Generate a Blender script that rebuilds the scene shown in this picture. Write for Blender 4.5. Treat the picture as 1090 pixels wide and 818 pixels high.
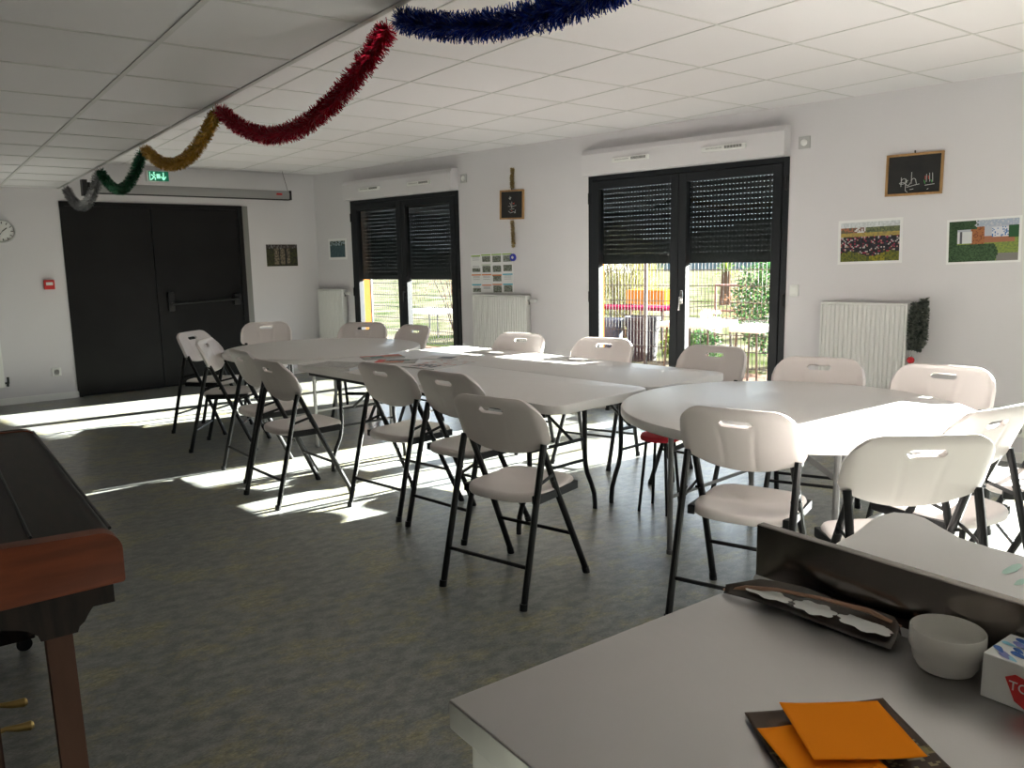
import bpy, bmesh, math, random
from math import sin, cos, pi, radians, sqrt, atan2, hypot
from mathutils import Vector, Matrix
random.seed(7)
SC = bpy.context.scene
for o in list(bpy.data.objects): bpy.data.objects.remove(o)
COL = SC.collection

# ------------------------------------------------------------------ camera, light, exposure
YAW, PIT, ROL, FPX = .6409, -.1539, -.0185, 851.7
EYE = 1.405
fw = Vector((sin(YAW)*cos(PIT), cos(YAW)*cos(PIT), sin(PIT)))
rt = Vector((cos(YAW), -sin(YAW), 0)); up = rt.cross(fw)
r2 = rt*cos(ROL)+up*sin(ROL); u2 = -rt*sin(ROL)+up*cos(ROL)
cd = bpy.data.cameras.new('camera'); cam = bpy.data.objects.new('camera', cd); COL.objects.link(cam)
cd.sensor_width = 36; cd.lens = FPX*36/1090; cd.clip_start = .02; cd.clip_end = 500
M = Matrix((r2, u2, -fw)).transposed().to_4x4(); M.translation = Vector((0, 0, EYE)); cam.matrix_world = M
SC.camera = cam
SC.view_settings.view_transform = 'Standard'; SC.view_settings.look = 'None'
SC.view_settings.gamma = 1; SC.view_settings.use_curve_mapping = False
SC.view_settings.exposure = 0.9
SKY, SUN = 3.4, 84.0
w = bpy.data.worlds.new('sky'); SC.world = w; w.use_nodes = True
bg = w.node_tree.nodes['Background']; bg.inputs[0].default_value = (.80, .88, 1, 1); bg.inputs[1].default_value = SKY
# window wall frame: s runs along the wall to the far corner, p points into the room
WX = 6.246; WA = Vector((WX, 0, 0)); wd = Vector((sin(-.1934), cos(-.1934), 0)); wn = Vector((-wd.y, wd.x, 0))
WROT = atan2(wd.y, wd.x)
def WL(s, p, z): return WA+wd*s+wn*p+Vector((0, 0, z))
SUNV = (wn*1.0+wd*.205+Vector((0, 0, -.303))).normalized()
sl = bpy.data.lights.new('sun', 'SUN'); sl.energy = SUN; sl.angle = radians(.53); sl.color = (1, .955, .90)
so = bpy.data.objects.new('sun', sl); COL.objects.link(so); so.location = (12, 0, 8)
so.rotation_euler = SUNV.to_track_quat('-Z', 'Y').to_euler()
FD = 9.741; fdv = Vector((cos(.0459), sin(.0459), 0)); fin = Vector((fdv.y, -fdv.x, 0))
def FL(s, p, z): return Vector((0, FD, 0))+fdv*s+fin*p+Vector((0, 0, z))
HI, LO, EX = 2.5235, 2.236, 1.385
GRX, GSY = .635, .6305
WINS = [('1', 3.84, 5.75, 1.40), ('2', 7.48, 9.37, 1.25), ('3', -.15, 2.00, 2.02), ('4', -2.55, -.75, 2.05)]  # the last window is out of view, added to bring in more light
for n, a, b, zb in WINS:      # light portals in the openings
    l = bpy.data.lights.new('window_portal', 'AREA'); l.shape = 'RECTANGLE'; l.size = b-a-.1; l.size_y = zb; l.cycles.is_portal = True
    o = bpy.data.objects.new('window_portal', l); COL.objects.link(o)
    o.matrix_world = Matrix((-wd, Vector((0, 0, 1)), -wn)).transposed().to_4x4(); o.location = WL((a+b)/2, -.20, zb/2)

# ------------------------------------------------------------------ materials
def mat(name, col, rough=.5, metal=0, spec=.5, noise=None, bump=None, emis=None, alpha=None, trans=0, coat=0):
    m = bpy.data.materials.new(name); m.use_nodes = True; nt = m.node_tree; b = nt.nodes['Principled BSDF']
    b.inputs['Base Color'].default_value = (*col, 1); b.inputs['Roughness'].default_value = rough
    b.inputs['Metallic'].default_value = metal; b.inputs['Specular IOR Level'].default_value = spec
    if coat: b.inputs['Coat Weight'].default_value = coat; b.inputs['Coat Roughness'].default_value = .15
    if emis: b.inputs['Emission Color'].default_value = (*emis[0], 1); b.inputs['Emission Strength'].default_value = emis[1]
    if trans: b.inputs['Transmission Weight'].default_value = trans
    tc = nt.nodes.new('ShaderNodeTexCoord')
    if noise:   # (scale, colour2, (stretch))
        n = nt.nodes.new('ShaderNodeTexNoise'); n.inputs['Scale'].default_value = noise[0]; n.inputs['Detail'].default_value = 5
        mp = nt.nodes.new('ShaderNodeMapping'); nt.links.new(tc.outputs['Object'], mp.inputs[0]); nt.links.new(mp.outputs[0], n.inputs['Vector'])
        if len(noise) > 2: mp.inputs['Scale'].default_value = noise[2]
        r = nt.nodes.new('ShaderNodeValToRGB'); r.color_ramp.elements[0].position = .35; r.color_ramp.elements[1].position = .65
        r.color_ramp.elements[0].color = (*col, 1); r.color_ramp.elements[1].color = (*noise[1], 1)
        nt.links.new(n.outputs['Fac'], r.inputs[0]); nt.links.new(r.outputs[0], b.inputs['Base Color'])
    if bump:
        n = nt.nodes.new('ShaderNodeTexNoise'); n.inputs['Scale'].default_value = bump[0]; n.inputs['Detail'].default_value = 4
        nt.links.new(tc.outputs['Object'], n.inputs['Vector'])
        bp = nt.nodes.new('ShaderNodeBump'); bp.inputs['Strength'].default_value = bump[1]; bp.inputs['Distance'].default_value = .002
        nt.links.new(n.outputs['Fac'], bp.inputs['Height']); nt.links.new(bp.outputs[0], b.inputs['Normal'])
    return m
def floor_mat():
    m = bpy.data.materials.new('mottled_vinyl'); m.use_nodes = True; nt = m.node_tree; b = nt.nodes['Principled BSDF']; L = nt.links.new
    tc = nt.nodes.new('ShaderNodeTexCoord')
    def nz(sc, st=(1, 1, 1), det=6, rg=.6):
        mp = nt.nodes.new('ShaderNodeMapping'); mp.inputs['Scale'].default_value = st; L(tc.outputs['Object'], mp.inputs[0])
        mp.inputs['Rotation'].default_value = (0, 0, .2)
        n = nt.nodes.new('ShaderNodeTexNoise'); n.inputs['Scale'].default_value = sc; n.inputs['Detail'].default_value = det; n.inputs['Roughness'].default_value = rg
        L(mp.outputs[0], n.inputs['Vector']); return n.outputs['Fac']
    def ramp(f, a, c1, c, c2):
        r = nt.nodes.new('ShaderNodeValToRGB'); r.color_ramp.elements[0].position = a; r.color_ramp.elements[1].position = c
        r.color_ramp.elements[0].color = (*c1, 1); r.color_ramp.elements[1].color = (*c2, 1); L(f, r.inputs[0]); return r.outputs[0]
    def mix(f, a, c):
        x = nt.nodes.new('ShaderNodeMix'); x.data_type = 'RGBA'; L(f, x.inputs[0]); L(a, x.inputs[6]); L(c, x.inputs[7]); return x.outputs[2]
    base = ramp(nz(14, (1, 1.6, 1)), .38, (.12, .13, .13), .62, (.225, .228, .215))
    olive = ramp(nz(30, (1, 2, 1)), .4, (.185, .17, .095), .6, (.33, .305, .19))
    msk = ramp(nz(3.2, (1, 1.3, 1), 8, .75), .5, (0, 0, 0), .62, (1, 1, 1))
    c = mix(msk, base, olive)
    fine = ramp(nz(90, (1, 3, 1), 3), .3, (.55, .55, .55), .7, (1.25, 1.25, 1.25))
    mm = nt.nodes.new('ShaderNodeMix'); mm.data_type = 'RGBA'; mm.blend_type = 'MULTIPLY'; mm.inputs[0].default_value = 1; L(c, mm.inputs[6]); L(fine, mm.inputs[7])
    L(mm.outputs[2], b.inputs['Base Color'])
    b.inputs['Roughness'].default_value = .33; b.inputs['Specular IOR Level'].default_value = .55
    bp = nt.nodes.new('ShaderNodeBump'); bp.inputs['Strength'].default_value = .25; bp.inputs['Distance'].default_value = .001
    L(nz(120), bp.inputs['Height']); L(bp.outputs[0], b.inputs['Normal'])
    return m
def steel_mat():
    m = mat('brushed_steel', (.42, .41, .40), .34, 1.0); nt = m.node_tree; b = nt.nodes['Principled BSDF']; L = nt.links.new
    tc = nt.nodes.new('ShaderNodeTexCoord'); n = nt.nodes.new('ShaderNodeTexNoise'); n.inputs['Scale'].default_value = 6; n.inputs['Detail'].default_value = 6
    L(tc.outputs['Object'], n.inputs['Vector']); mr = nt.nodes.new('ShaderNodeMapRange'); mr.inputs[3].default_value = .26; mr.inputs[4].default_value = .5
    L(n.outputs['Fac'], mr.inputs[0]); L(mr.outputs[0], b.inputs['Roughness'])
    wv = nt.nodes.new('ShaderNodeTexWave'); wv.wave_type = 'RINGS'; wv.rings_direction = 'Z'; wv.inputs['Scale'].default_value = 14; wv.inputs['Distortion'].default_value = 6
    wv.inputs['Detail'].default_value = 3; L(tc.outputs['Object'], wv.inputs['Vector'])
    bp = nt.nodes.new('ShaderNodeBump'); bp.inputs['Strength'].default_value = .06; bp.inputs['Distance'].default_value = .001
    L(wv.outputs['Fac'], bp.inputs['Height']); L(bp.outputs[0], b.inputs['Normal']); return m
def glass_mat():
    m = bpy.data.materials.new('window_glass'); m.use_nodes = True; nt = m.node_tree; nt.nodes.clear()
    o = nt.nodes.new('ShaderNodeOutputMaterial'); t = nt.nodes.new('ShaderNodeBsdfTransparent'); g = nt.nodes.new('ShaderNodeBsdfGlossy')
    t.inputs[0].default_value = (.9, .93, .92, 1); g.inputs['Roughness'].default_value = .02
    x = nt.nodes.new('ShaderNodeMixShader'); lw = nt.nodes.new('ShaderNodeLayerWeight'); lw.inputs[0].default_value = .5; pw = nt.nodes.new('ShaderNodeMath'); pw.operation = 'POWER'; pw.inputs[1].default_value = 5; fr = nt.nodes.new('ShaderNodeMath'); fr.operation = 'MULTIPLY_ADD'; fr.inputs[1].default_value = .8; fr.inputs[2].default_value = .035; nt.links.new(lw.outputs['Facing'], pw.inputs[0]); nt.links.new(pw.outputs[0], fr.inputs[0])
    nt.links.new(fr.outputs[0], x.inputs[0]); nt.links.new(t.outputs[0], x.inputs[1]); nt.links.new(g.outputs[0], x.inputs[2]); nt.links.new(x.outputs[0], o.inputs[0])
    return m
def vcol_mat(name, rough=.5, spec=.3):
    m = bpy.data.materials.new(name); m.use_nodes = True; nt = m.node_tree; b = nt.nodes['Principled BSDF']
    a = nt.nodes.new('ShaderNodeAttribute'); a.attribute_name = 'Col'; nt.links.new(a.outputs['Color'], b.inputs['Base Color'])
    b.inputs['Roughness'].default_value = rough; b.inputs['Specular IOR Level'].default_value = spec; return m
def leaf_mat(name, c1, c2, sc=9):
    m = mat(name, c1, .6, spec=.1, noise=(sc, c2)); nt = m.node_tree; b = nt.nodes['Principled BSDF']; o = nt.nodes['Material Output']
    tr = nt.nodes.new('ShaderNodeBsdfTranslucent'); x = nt.nodes.new('ShaderNodeMixShader'); x.inputs[0].default_value = .45
    src = b.inputs['Base Color'].links[0].from_socket; nt.links.new(src, tr.inputs[0])
    nt.links.new(b.outputs[0], x.inputs[1]); nt.links.new(tr.outputs[0], x.inputs[2]); nt.links.new(x.outputs[0], o.inputs[0]); return m
DW = mat('dark_unseen_wall', (.16, .14, .13), .7, noise=(3, (.20, .17, .15), (1, 1, .2)))  # unseen left and back walls, made dark to cut the fill light
PL = mat('white_paint', (.665, .645, .665), .75, bump=(180, .25))
CT = mat('ceiling_tile', (.71, .69, .705), .85, bump=(260, .4))
CG = mat('ceiling_grid', (.56, .55, .54), .5)
EDG = mat('edge_trim', (.50, .49, .48), .5)
FLR = floor_mat(); GL = glass_mat(); STEEL = steel_mat(); PRT = vcol_mat('printed_paper', .55, .3)
ANTH = mat('anthracite_aluminium', (.014, .016, .019), .55, spec=.25, bump=(300, .05)); SHUT = mat('shutter_slats', (.010, .0105, .012), .55, spec=.3)
DOORM = mat('black_door_paint', (.005, .005, .0055), .33, spec=.2, noise=(3, (.008, .008, .0085)))
DFR = mat('door_frame_grey', (.22, .22, .21), .5)
PLASTIC = mat('white_chair_plastic', (.72, .66, .645), .42, bump=(400, .08)); TOP = mat('white_table_plastic', (.70, .675, .66), .38, bump=(350, .2))
BLK = mat('black_powder_coat', (.007, .007, .008), .4, spec=.35); GRY = mat('grey_powder_coat', (.13, .13, .13), .4)
RAD = mat('radiator_enamel', (.78, .78, .76), .35); WPL = mat('white_plastic', (.78, .78, .76), .4); CHR = mat('chrome', (.6, .6, .6), .2, 1)
DGR = mat('dark_slot', (.02, .02, .02), .6); SWG = mat('grey_plastic', (.45, .45, .45), .5); RED = mat('red_plastic', (.55, .02, .02), .4)
WOODF = mat('light_wood_frame', (.42, .24, .10), .5, noise=(30, (.30, .16, .06), (1, 1, .2))); SLATE = mat('chalkboard', (.012, .012, .013), .8, noise=(8, (.02, .02, .02)))
CHALK = mat('chalk', (.55, .55, .55), .9); CHR_R = mat('red_chalk', (.7, .1, .08), .9); CHR_G = mat('green_chalk', (.1, .45, .12), .9)
PW = mat('piano_cheek_wood', (.135, .030, .009), .45, spec=.2, noise=(5, (.085, .019, .006), (1, 1, 6)))
PD = mat('piano_lid_wood', (.007, .005, .0045), .5, spec=.15, noise=(9, (.016, .010, .008), (6, 1, 1)))
PLEG = mat('piano_leg_wood', (.040, .018, .012), .55, spec=.15, noise=(7, (.065, .030, .019), (2, 2, .4))); BRASS = mat('brass', (.55, .38, .14), .4, 1)
ORNG = mat('orange_paper', (.88, .25, .006), .8, spec=.1); CER = mat('white_ceramic', (.62, .60, .56), .25)
FOILM = mat('dark_wrapper', (.035, .03, .026), .25, noise=(12, (.07, .05, .04)), coat=.4); WHT = mat('white_print', (.75, .75, .73), .5)
CARD = mat('white_card', (.72, .72, .70), .55); REDP = mat('red_print', (.62, .03, .03), .5); CUSH = mat('red_fabric', (.50, .015, .03), .8)
OUTO = mat('orange_render', (.24, .095, .026), .85, spec=0, bump=(200, .3)); TERR = mat('pink_terrace', (.15, .095, .075), .85, spec=0, noise=(6, (.12, .08, .06)))
def tins(name, c1, c2): return mat(name, c1, .28, .85, noise=(70, c2))

# ------------------------------------------------------------------ mesh helpers
def bx(bm, c, s, rot=None, bev=0):
    """box centre c, full size s, optional rotation matrix"""
    vs = []
    m = Matrix.Translation(Vector(c)) @ (rot.to_4x4() if rot else Matrix.Identity(4)) @ Matrix.Diagonal((*s, 1))
    g = bmesh.ops.create_cube(bm, size=1, matrix=m)
    if bev:
        es = list({e for v in g['verts'] for e in v.link_edges}); bmesh.ops.bevel(bm, geom=es, offset=bev, segments=2, affect='EDGES', profile=.5)
    return g
def box2(bm, a, b, bev=0):
    a = Vector(a); b = Vector(b); bx(bm, (a+b)/2, [abs(q) for q in (b-a)], None, bev)
def tube(bm, pts, r, seg=10, cap=True, flat=None):
    pts = [Vector(p) for p in pts]; rings = []; n = len(pts)
    rr = r if isinstance(r, (list, tuple)) else [r]*n
    t0 = (pts[1]-pts[0]).normalized(); ref = Vector((0, 0, 1)) if abs(t0.z) < .9 else Vector((1, 0, 0)); a = t0.cross(ref).normalized()
    for i, p in enumerate(pts):
        t = (pts[min(i+1, n-1)]-pts[max(i-1, 0)]).normalized(); a = (a-t*a.dot(t)).normalized(); b = t.cross(a)
        rings.append([bm.verts.new(p+(a*cos(2*pi*k/seg)+b*sin(2*pi*k/seg))*rr[i]) for k in range(seg)])
    for i in range(n-1):
        for k in range(seg): bm.faces.new((rings[i][k], rings[i][(k+1) % seg], rings[i+1][(k+1) % seg], rings[i+1][k]))
    if cap: bm.faces.new(rings[0][::-1]); bm.faces.new(rings[-1])
def lathe(bm, prof, seg=48, c=(0, 0, 0)):
    c = Vector(c); R = []
    for r, z in prof:
        R.append([bm.verts.new(c+Vector((0, 0, z)))] if r < 1e-6 else [bm.verts.new(c+Vector((r*cos(2*pi*k/seg), r*sin(2*pi*k/seg), z))) for k in range(seg)])
    for A, B in zip(R, R[1:]):
        for k in range(seg):
            k2 = (k+1) % seg
            if len(A) == 1 and len(B) == 1: continue
            if len(A) == 1: bm.faces.new((A[0], B[k2], B[k]))
            elif len(B) == 1: bm.faces.new((A[k], A[k2], B[0]))
            else: bm.faces.new((A[k], A[k2], B[k2], B[k]))
def prism(bm, poly, z0, z1, ax='z', bev=0):
    f = {'z': lambda p, h: Vector((p[0], p[1], h)), 'x': lambda p, h: Vector((h, p[0], p[1])), 'y': lambda p, h: Vector((p[0], h, p[1]))}[ax]
    a = [bm.verts.new(f(p, z0)) for p in poly]; b = [bm.verts.new(f(p, z1)) for p in poly]; n = len(poly)
    bm.faces.new(a[::-1]); bm.faces.new(b)
    for i in range(n): bm.faces.new((a[i], a[(i+1) % n], b[(i+1) % n], b[i]))
    if bev:
        es = [e for e in {e for v in a+b for e in v.link_edges} if (e.verts[0] in a) == (e.verts[1] in a)]
        bmesh.ops.bevel(bm, geom=es, offset=bev, segments=3, affect='EDGES', profile=.5)
def obj(name, bm, m, parent=None, smooth=35, loc=None, rz=None):
    bmesh.ops.recalc_face_normals(bm, faces=bm.faces)
    me = bpy.data.meshes.new(name); bm.to_mesh(me); bm.free()
    me.materials.append(m)
    if smooth:
        for p in me.polygons: p.use_smooth = True
        me.set_sharp_from_angle(angle=radians(smooth))
    o = bpy.data.objects.new(name, me); COL.objects.link(o)
    if parent: o.parent = parent
    if loc is not None: o.location = loc
    if rz is not None: o.rotation_euler = (0, 0, rz)
    return o
def B(): return bmesh.new()
def tag(o, label, cat, group=None, kind=None):
    o['label'] = label; o['category'] = cat
    if group: o['group'] = group
    if kind: o['kind'] = kind
    return o
def struct(o): o['kind'] = 'structure'; return o
def thing(name, label, cat, loc=(0, 0, 0), rz=0, group=None):
    o = bpy.data.objects.new(name, None); COL.objects.link(o); o.location = loc; o.rotation_euler = (0, 0, rz); o.empty_display_size = .1
    return tag(o, label, cat, group)
def dup(root, loc, rz, label, group=None):
    r = root.copy(); COL.objects.link(r); r.location = loc; r.rotation_euler = (0, 0, rz); r['label'] = label
    if group: r['group'] = group
    for ch in list(root.children):
        c = ch.copy(); COL.objects.link(c); c.parent = r
        for g in ch.children:
            d = g.copy(); COL.objects.link(d); d.parent = c
    return r
def picture(name, w, h, nx, ny, fn, parent, loc=(0, 0, 0), flip=1, thick=.003, m=None):
    """printed picture in the local XZ plane, facing local +Y*flip; u runs left to right as seen"""
    bm = B(); lay = bm.loops.layers.float_color.new('Col')
    def P(i, j, y):
        u = i/nx; x = (u-.5)*w*(-flip); return bm.verts.new((x, y, (j/ny)*h))
    G = [[P(i, j, thick*flip) for j in range(ny+1)] for i in range(nx+1)]
    for i in range(nx):
        for j in range(ny):
            f = bm.faces.new((G[i][j], G[i+1][j], G[i+1][j+1], G[i][j+1])); c = fn((i+.5)/nx, (j+.5)/ny)
            for l in f.loops: l[lay] = (*c, 1)
    ring = [G[i][0] for i in range(nx+1)]+[G[nx][j] for j in range(1, ny+1)]+[G[i][ny] for i in range(nx-1, -1, -1)]+[G[0][j] for j in range(ny-1, 0, -1)]
    bk = [bm.verts.new((v.co.x, 0, v.co.z)) for v in ring]; n = len(ring)
    for i in range(n):
        f = bm.faces.new((ring[i], ring[(i+1) % n], bk[(i+1) % n], bk[i]))
        for l in f.loops: l[lay] = (.8, .8, .8, 1)
    f = bm.faces.new(bk)
    for l in f.loops: l[lay] = (.8, .8, .8, 1)
    return obj(name, bm, m or PRT, parent, 0, loc)

# ------------------------------------------------------------------ room shell
LX, BY = -2.4, -2.6
SMIN = -2.9
def wallcorner(): # window wall meets far wall
    return 10.092
sc = 10.092
bm = B(); poly = [(LX, BY-.1), tuple(WL(SMIN, -.2, 0))[:2], tuple(WL(sc+.3, -.2, 0))[:2], tuple(FL(LX, -.28, 0))[:2]]
prism(bm, poly, -.1, 0); struct(obj('floor', bm, FLR, smooth=0))
# high ceiling and low ceiling with their step
cornX = WL(sc, 0, 0)
bm = B(); prism(bm, [(EX, BY), tuple(WL(SMIN, 0, 0))[:2], tuple(WL(sc, 0, 0))[:2], (EX, FD+.1)], HI, HI+.1)
ceil = struct(obj('ceiling', bm, CT, smooth=0))
bm = B(); prism(bm, [(LX, BY), (EX-.012, BY), (EX-.012, FD+.06), (LX, FD)], LO, HI+.1); struct(obj('ceiling_low', bm, CT, smooth=0)).name = 'ceiling_2'
bm = B(); box2(bm, (EX-.012, BY, LO), (EX, FD+.06, HI)); box2(bm, (EX-.022, BY, LO-.004), (EX+.002, FD+.06, LO)); struct(obj('trim_1', bm, EDG, smooth=0))
def wall_x_at(y):      # x of window wall at given y
    s = y/wd.y; return WX+wd.x*s
bm = B(); hw = .0055
for j in range(-1, 8):
    x = 2.6634+GRX*j
    if x < EX+.05: continue
    yend = (x-WX)/wd.x*wd.y if x < WX else 0
    y1 = min(FD+.1, yend)
    if y1 > BY: box2(bm, (x-hw, BY, HI-.003), (x+hw, y1-.02, HI))
i = -12
while True:
    y = 3.322+GSY*i; i += 1
    if y < BY: continue
    if y > FD+.1: break
    box2(bm, (EX, y-hw, HI-.0028), (wall_x_at(y), y+hw, HI))
struct(obj('trim_2', bm, CG, smooth=0))
bm = B(); hw = .011
for x in (.847-4*GRX*.87, .847-2.17, .847-1.1, .847): box2(bm, (x-hw, BY, LO-.004), (x+hw, FD, LO))
box2(bm, (-.26, BY, LO-.004), (-.238, FD, LO))
i = -12
while True:
    y = 3.311+.6284*i; i += 1
    if y < BY: continue
    if y > FD: break
    box2(bm, (LX, y-.008, LO-.0035), (EX-.012, y+.008, LO))
struct(obj('trim_3', bm, CG, smooth=0))
# walls
def wall_poly(bm, a, b, z0, z1, th):   # slab in window-wall frame
    pass
WT = .24
bm = B()
def wbox(bm, s0, s1, p0, p1, z0, z1, bev=0):
    c = WL((s0+s1)/2, (p0+p1)/2, (z0+z1)/2); bx(bm, c, (abs(s1-s0), abs(p1-p0), abs(z1-z0)), Matrix.Rotation(WROT, 3, 'Z'), bev)
def fbox(bm, s0, s1, p0, p1, z0, z1, bev=0):
    c = FL((s0+s1)/2, (p0+p1)/2, (z0+z1)/2); bx(bm, c, (abs(s1-s0), abs(p1-p0), abs(z1-z0)), Matrix.Rotation(.0459, 3, 'Z'), bev)
edges = [SMIN-.3, -2.55, -.75, -.15, 2.00, 3.84, 5.75, 7.48, 9.37, sc+.5]
for k in range(0, 10, 2): wbox(bm, edges[k], edges[k+1], 0, -.06, -.1, HI+.15)
for n, a, b, zb in WINS: wbox(bm, a, b, 0, -.06, 2.15, HI+.15)
struct(obj('wall_right', bm, PL, smooth=0))
bm = B()
for k in range(0, 10, 2): wbox(bm, edges[k], edges[k+1], -.06, -WT, -.1, HI+.25)
for n, a, b, zb in WINS: wbox(bm, a, b, -.06, -WT, 2.15, HI+.25)
struct(obj('wall_exterior', bm, OUTO, smooth=0))
DS0, DS1, DZ = 1.38, 3.34, 2.11
bm = B(); s_end = (cornX-Vector((0, FD, 0))).dot(fdv)+.0
fbox(bm, LX-.1, DS0, 0, -.2, -.1, HI+.15); fbox(bm, DS1+.07, s_end+.1, 0, -.2, -.1, HI+.15); fbox(bm, DS0, DS1+.07, 0, -.2, DZ, HI+.15)
struct(obj('wall_far', bm, PL, smooth=0))
bm = B(); box2(bm, (LX-.15, BY-.15, -.1), (LX, FD, HI+.15)); struct(obj('wall_left', bm, DW, smooth=0))
bm = B(); box2(bm, (LX-.15, BY-.15, -.1), (WL(SMIN, 0, 0).x+.4, BY, HI+.15)); struct(obj('wall_back', bm, DW, smooth=0))
bm = B(); fbox(bm, LX, DS0, .0, .012, 0, .07); fbox(bm, DS1+.07, s_end-.01, 0, .012, 0, .07); struct(obj('baseboard_far', bm, WPL, smooth=0))
bm = B()
for a, b in ((SMIN, -2.55), (-.75, -.15), (2.00, 3.84), (5.75, 7.48), (9.37, sc-.01)): wbox(bm, a, b, 0, .012, 0, .07)
struct(obj('baseboard_right', bm, WPL, smooth=0))

# ------------------------------------------------------------------ double door in the far wall
dr = thing('door_1', '', 'door', FL(0, 0, 0), .0459); del dr['label']; del dr['category']; struct(dr)
bm = B(); box2(bm, (DS0-.01, 0, 0), (DS0+.035, -.012, DZ)); box2(bm, (DS0, 0, DZ-.05), (DS1, -.012, DZ+.0)); box2(bm, (DS1-.06, .0, 0), (DS1, -.012, DZ)); obj('door_frame', bm, DOORM, dr, 0)
bm = B(); box2(bm, (DS1, .05, 0), (DS1+.07, -.006, DZ)); obj('door_jamb', bm, DFR, dr, 0)
SPL = 2.285
l1 = B(); box2(l1, (DS0+.035, .05, .01), (SPL-.003, .0, DZ-.05), .002); l1 = obj('door_leaf', l1, DOORM, dr, 0)
l2 = B(); box2(l2, (SPL+.003, .05, .01), (DS1-.06, 0, DZ-.05), .002); l2 = obj('door_leaf', l2, DOORM, dr, 0)
bm = B(); box2(bm, (2.39, 0, .89), (2.46, -.05, 1.11), .008); box2(bm, (3.16, 0, .93), (3.24, -.05, 1.06), .008)
tube(bm, [(2.42, -.07, .97), (3.2, -.07, 1.0)], .014); box2(bm, (2.41, -.04, .955), (2.45, -.08, .985)); box2(bm, (3.18, -.04, .985), (3.22, -.08, 1.015)); obj('push_bar', bm, BLK, l2)
bm = B(); box2(bm, (DS0-.02, -.001, 0), (DS0, -.02, .1)); 
bm.free()

# ------------------------------------------------------------------ french windows with half-lowered roller shutters
def french_window(n, a, b, zb):
    W = b-a; wdw = thing('window_'+n, '', 'window', WL(a, 0, 0), WROT); del wdw['label']; del wdw['category']; struct(wdw)
    H = 2.15; fr = .045
    bm = B()
    box2(bm, (0, .012, 0), (fr, -.06, H), .003); box2(bm, (W-fr, .012, 0), (W, -.06, H), .003); box2(bm, (fr, .012, H-fr), (W-fr, -.06, H), .003); box2(bm, (fr, .0, 0), (W-fr, -.06, .03))
    obj('window_frame', bm, ANTH, wdw, 0)
    mid = W/2; sf = .075
    for q, (x0, x1) in enumerate(((fr+.004, mid-.002), (mid+.002, W-fr-.004))):
        bm = B(); y0, y1 = .022, -.05
        box2(bm, (x0, y0, .035), (x0+sf, y1, H-fr-.004), .004); box2(bm, (x1-sf, y0, .035), (x1, y1, H-fr-.004), .004)
        box2(bm, (x0+sf, y0, H-fr-sf), (x1-sf, y1, H-fr-.004), .004); box2(bm, (x0+sf, y0, .035), (x1-sf, y1, .035+sf+.02), .004)
        sh = obj('window_sash', bm, ANTH, wdw, 0)
        bm = B(); box2(bm, (x0+sf-.01, -.012, .10), (x1-sf+.01, -.018, H-fr-sf+.01)); obj('glass_pane', bm, GL, sh, 0)
        if q == 0:      # handle on the near leaf's meeting stile... leaf with the hinge towards the room corner
            pass
    bm = B(); hx = mid-.045
    box2(bm, (hx-.014, .022, 1.0), (hx+.014, .034, 1.12), .004); tube(bm, [(hx, .03, 1.06), (hx, .065, 1.06)], .009); tube(bm, [(hx, .065, 1.065), (hx+.0, .068, .95)], .009)
    obj('window_handle', bm, CHR if n == '1' else BLK, wdw)
    for hz in (.35, 1.05, 1.95):
        for xx in (.012, W-.012): bm = B(); tube(bm, [(xx, .02, hz-.05), (xx, .02, hz+.05)], .009); obj('hinge', bm, BLK, wdw)
    # roller shutter hanging outside the glass; light comes through the small slots between its slats
    sh = B(); pitch = .042; z = zb; ys = -.085
    box2(sh, (.03, ys-.009, zb-.05), (W-.03, ys+.009, zb+.004))
    box2(sh, (.0, ys-.02, 0), (.032, ys+.022, H)); box2(sh, (W-.032, ys-.02, 0), (W, ys+.022, H))
    k = 0
    while z < H+.02:
        ztop = min(z+pitch, H+.05)
        bx(sh, (W/2, ys, (z+ztop)/2+.002), (W-.06, .008, ztop-z-.0018))
        if (H-z) > .0:
            x = .05
            while x < W-.06:
                box2(sh, (x, ys-.003, z-.001), (x+.021, ys+.003, z+.005)); x += .033
        z += pitch; k += 1
    obj('roller_shutter', sh, SHUT, wdw, 0)
    if n == '1':
        bm = B(); box2(bm, (.06, ys+.01, zb+.01), (.16, ys+.014, zb+.03)); obj('shutter_label', bm, WPL, wdw, 0)
    # casing box over the opening with its two air inlets
    cb = B(); prism(cb, [(0, 2.152), (.115, 2.152), (.115, 2.33), (.085, 2.375), (0, 2.385)], -.0, W, 'x'); cs = obj('shutter_casing', cb, WPL2, wdw, 0)
    for f0 in (.16, .62):
        f0 *= 1; x0 = W*f0; L = .38
        bm = B(); box2(bm, (x0, .115, 2.235), (x0+L, .137, 2.275), .006); v = obj('air_inlet', bm, WPL, cs)
        bm = B()
        for t in range(13): box2(bm, (x0+.03+t*.0115, .1375, 2.247), (x0+.037+t*.0115, .1385, 2.268))
        for t in range(14): box2(bm, (x0+.20+t*.0105, .1375, 2.252), (x0+.203+t*.0105, .1382, 2.262))
        obj('inlet_slots', bm, DGR, v, 0)
    return wdw
WPL2 = mat('casing_white', (.68, .66, .68), .6)
for q in WINS: french_window(*q)

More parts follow.
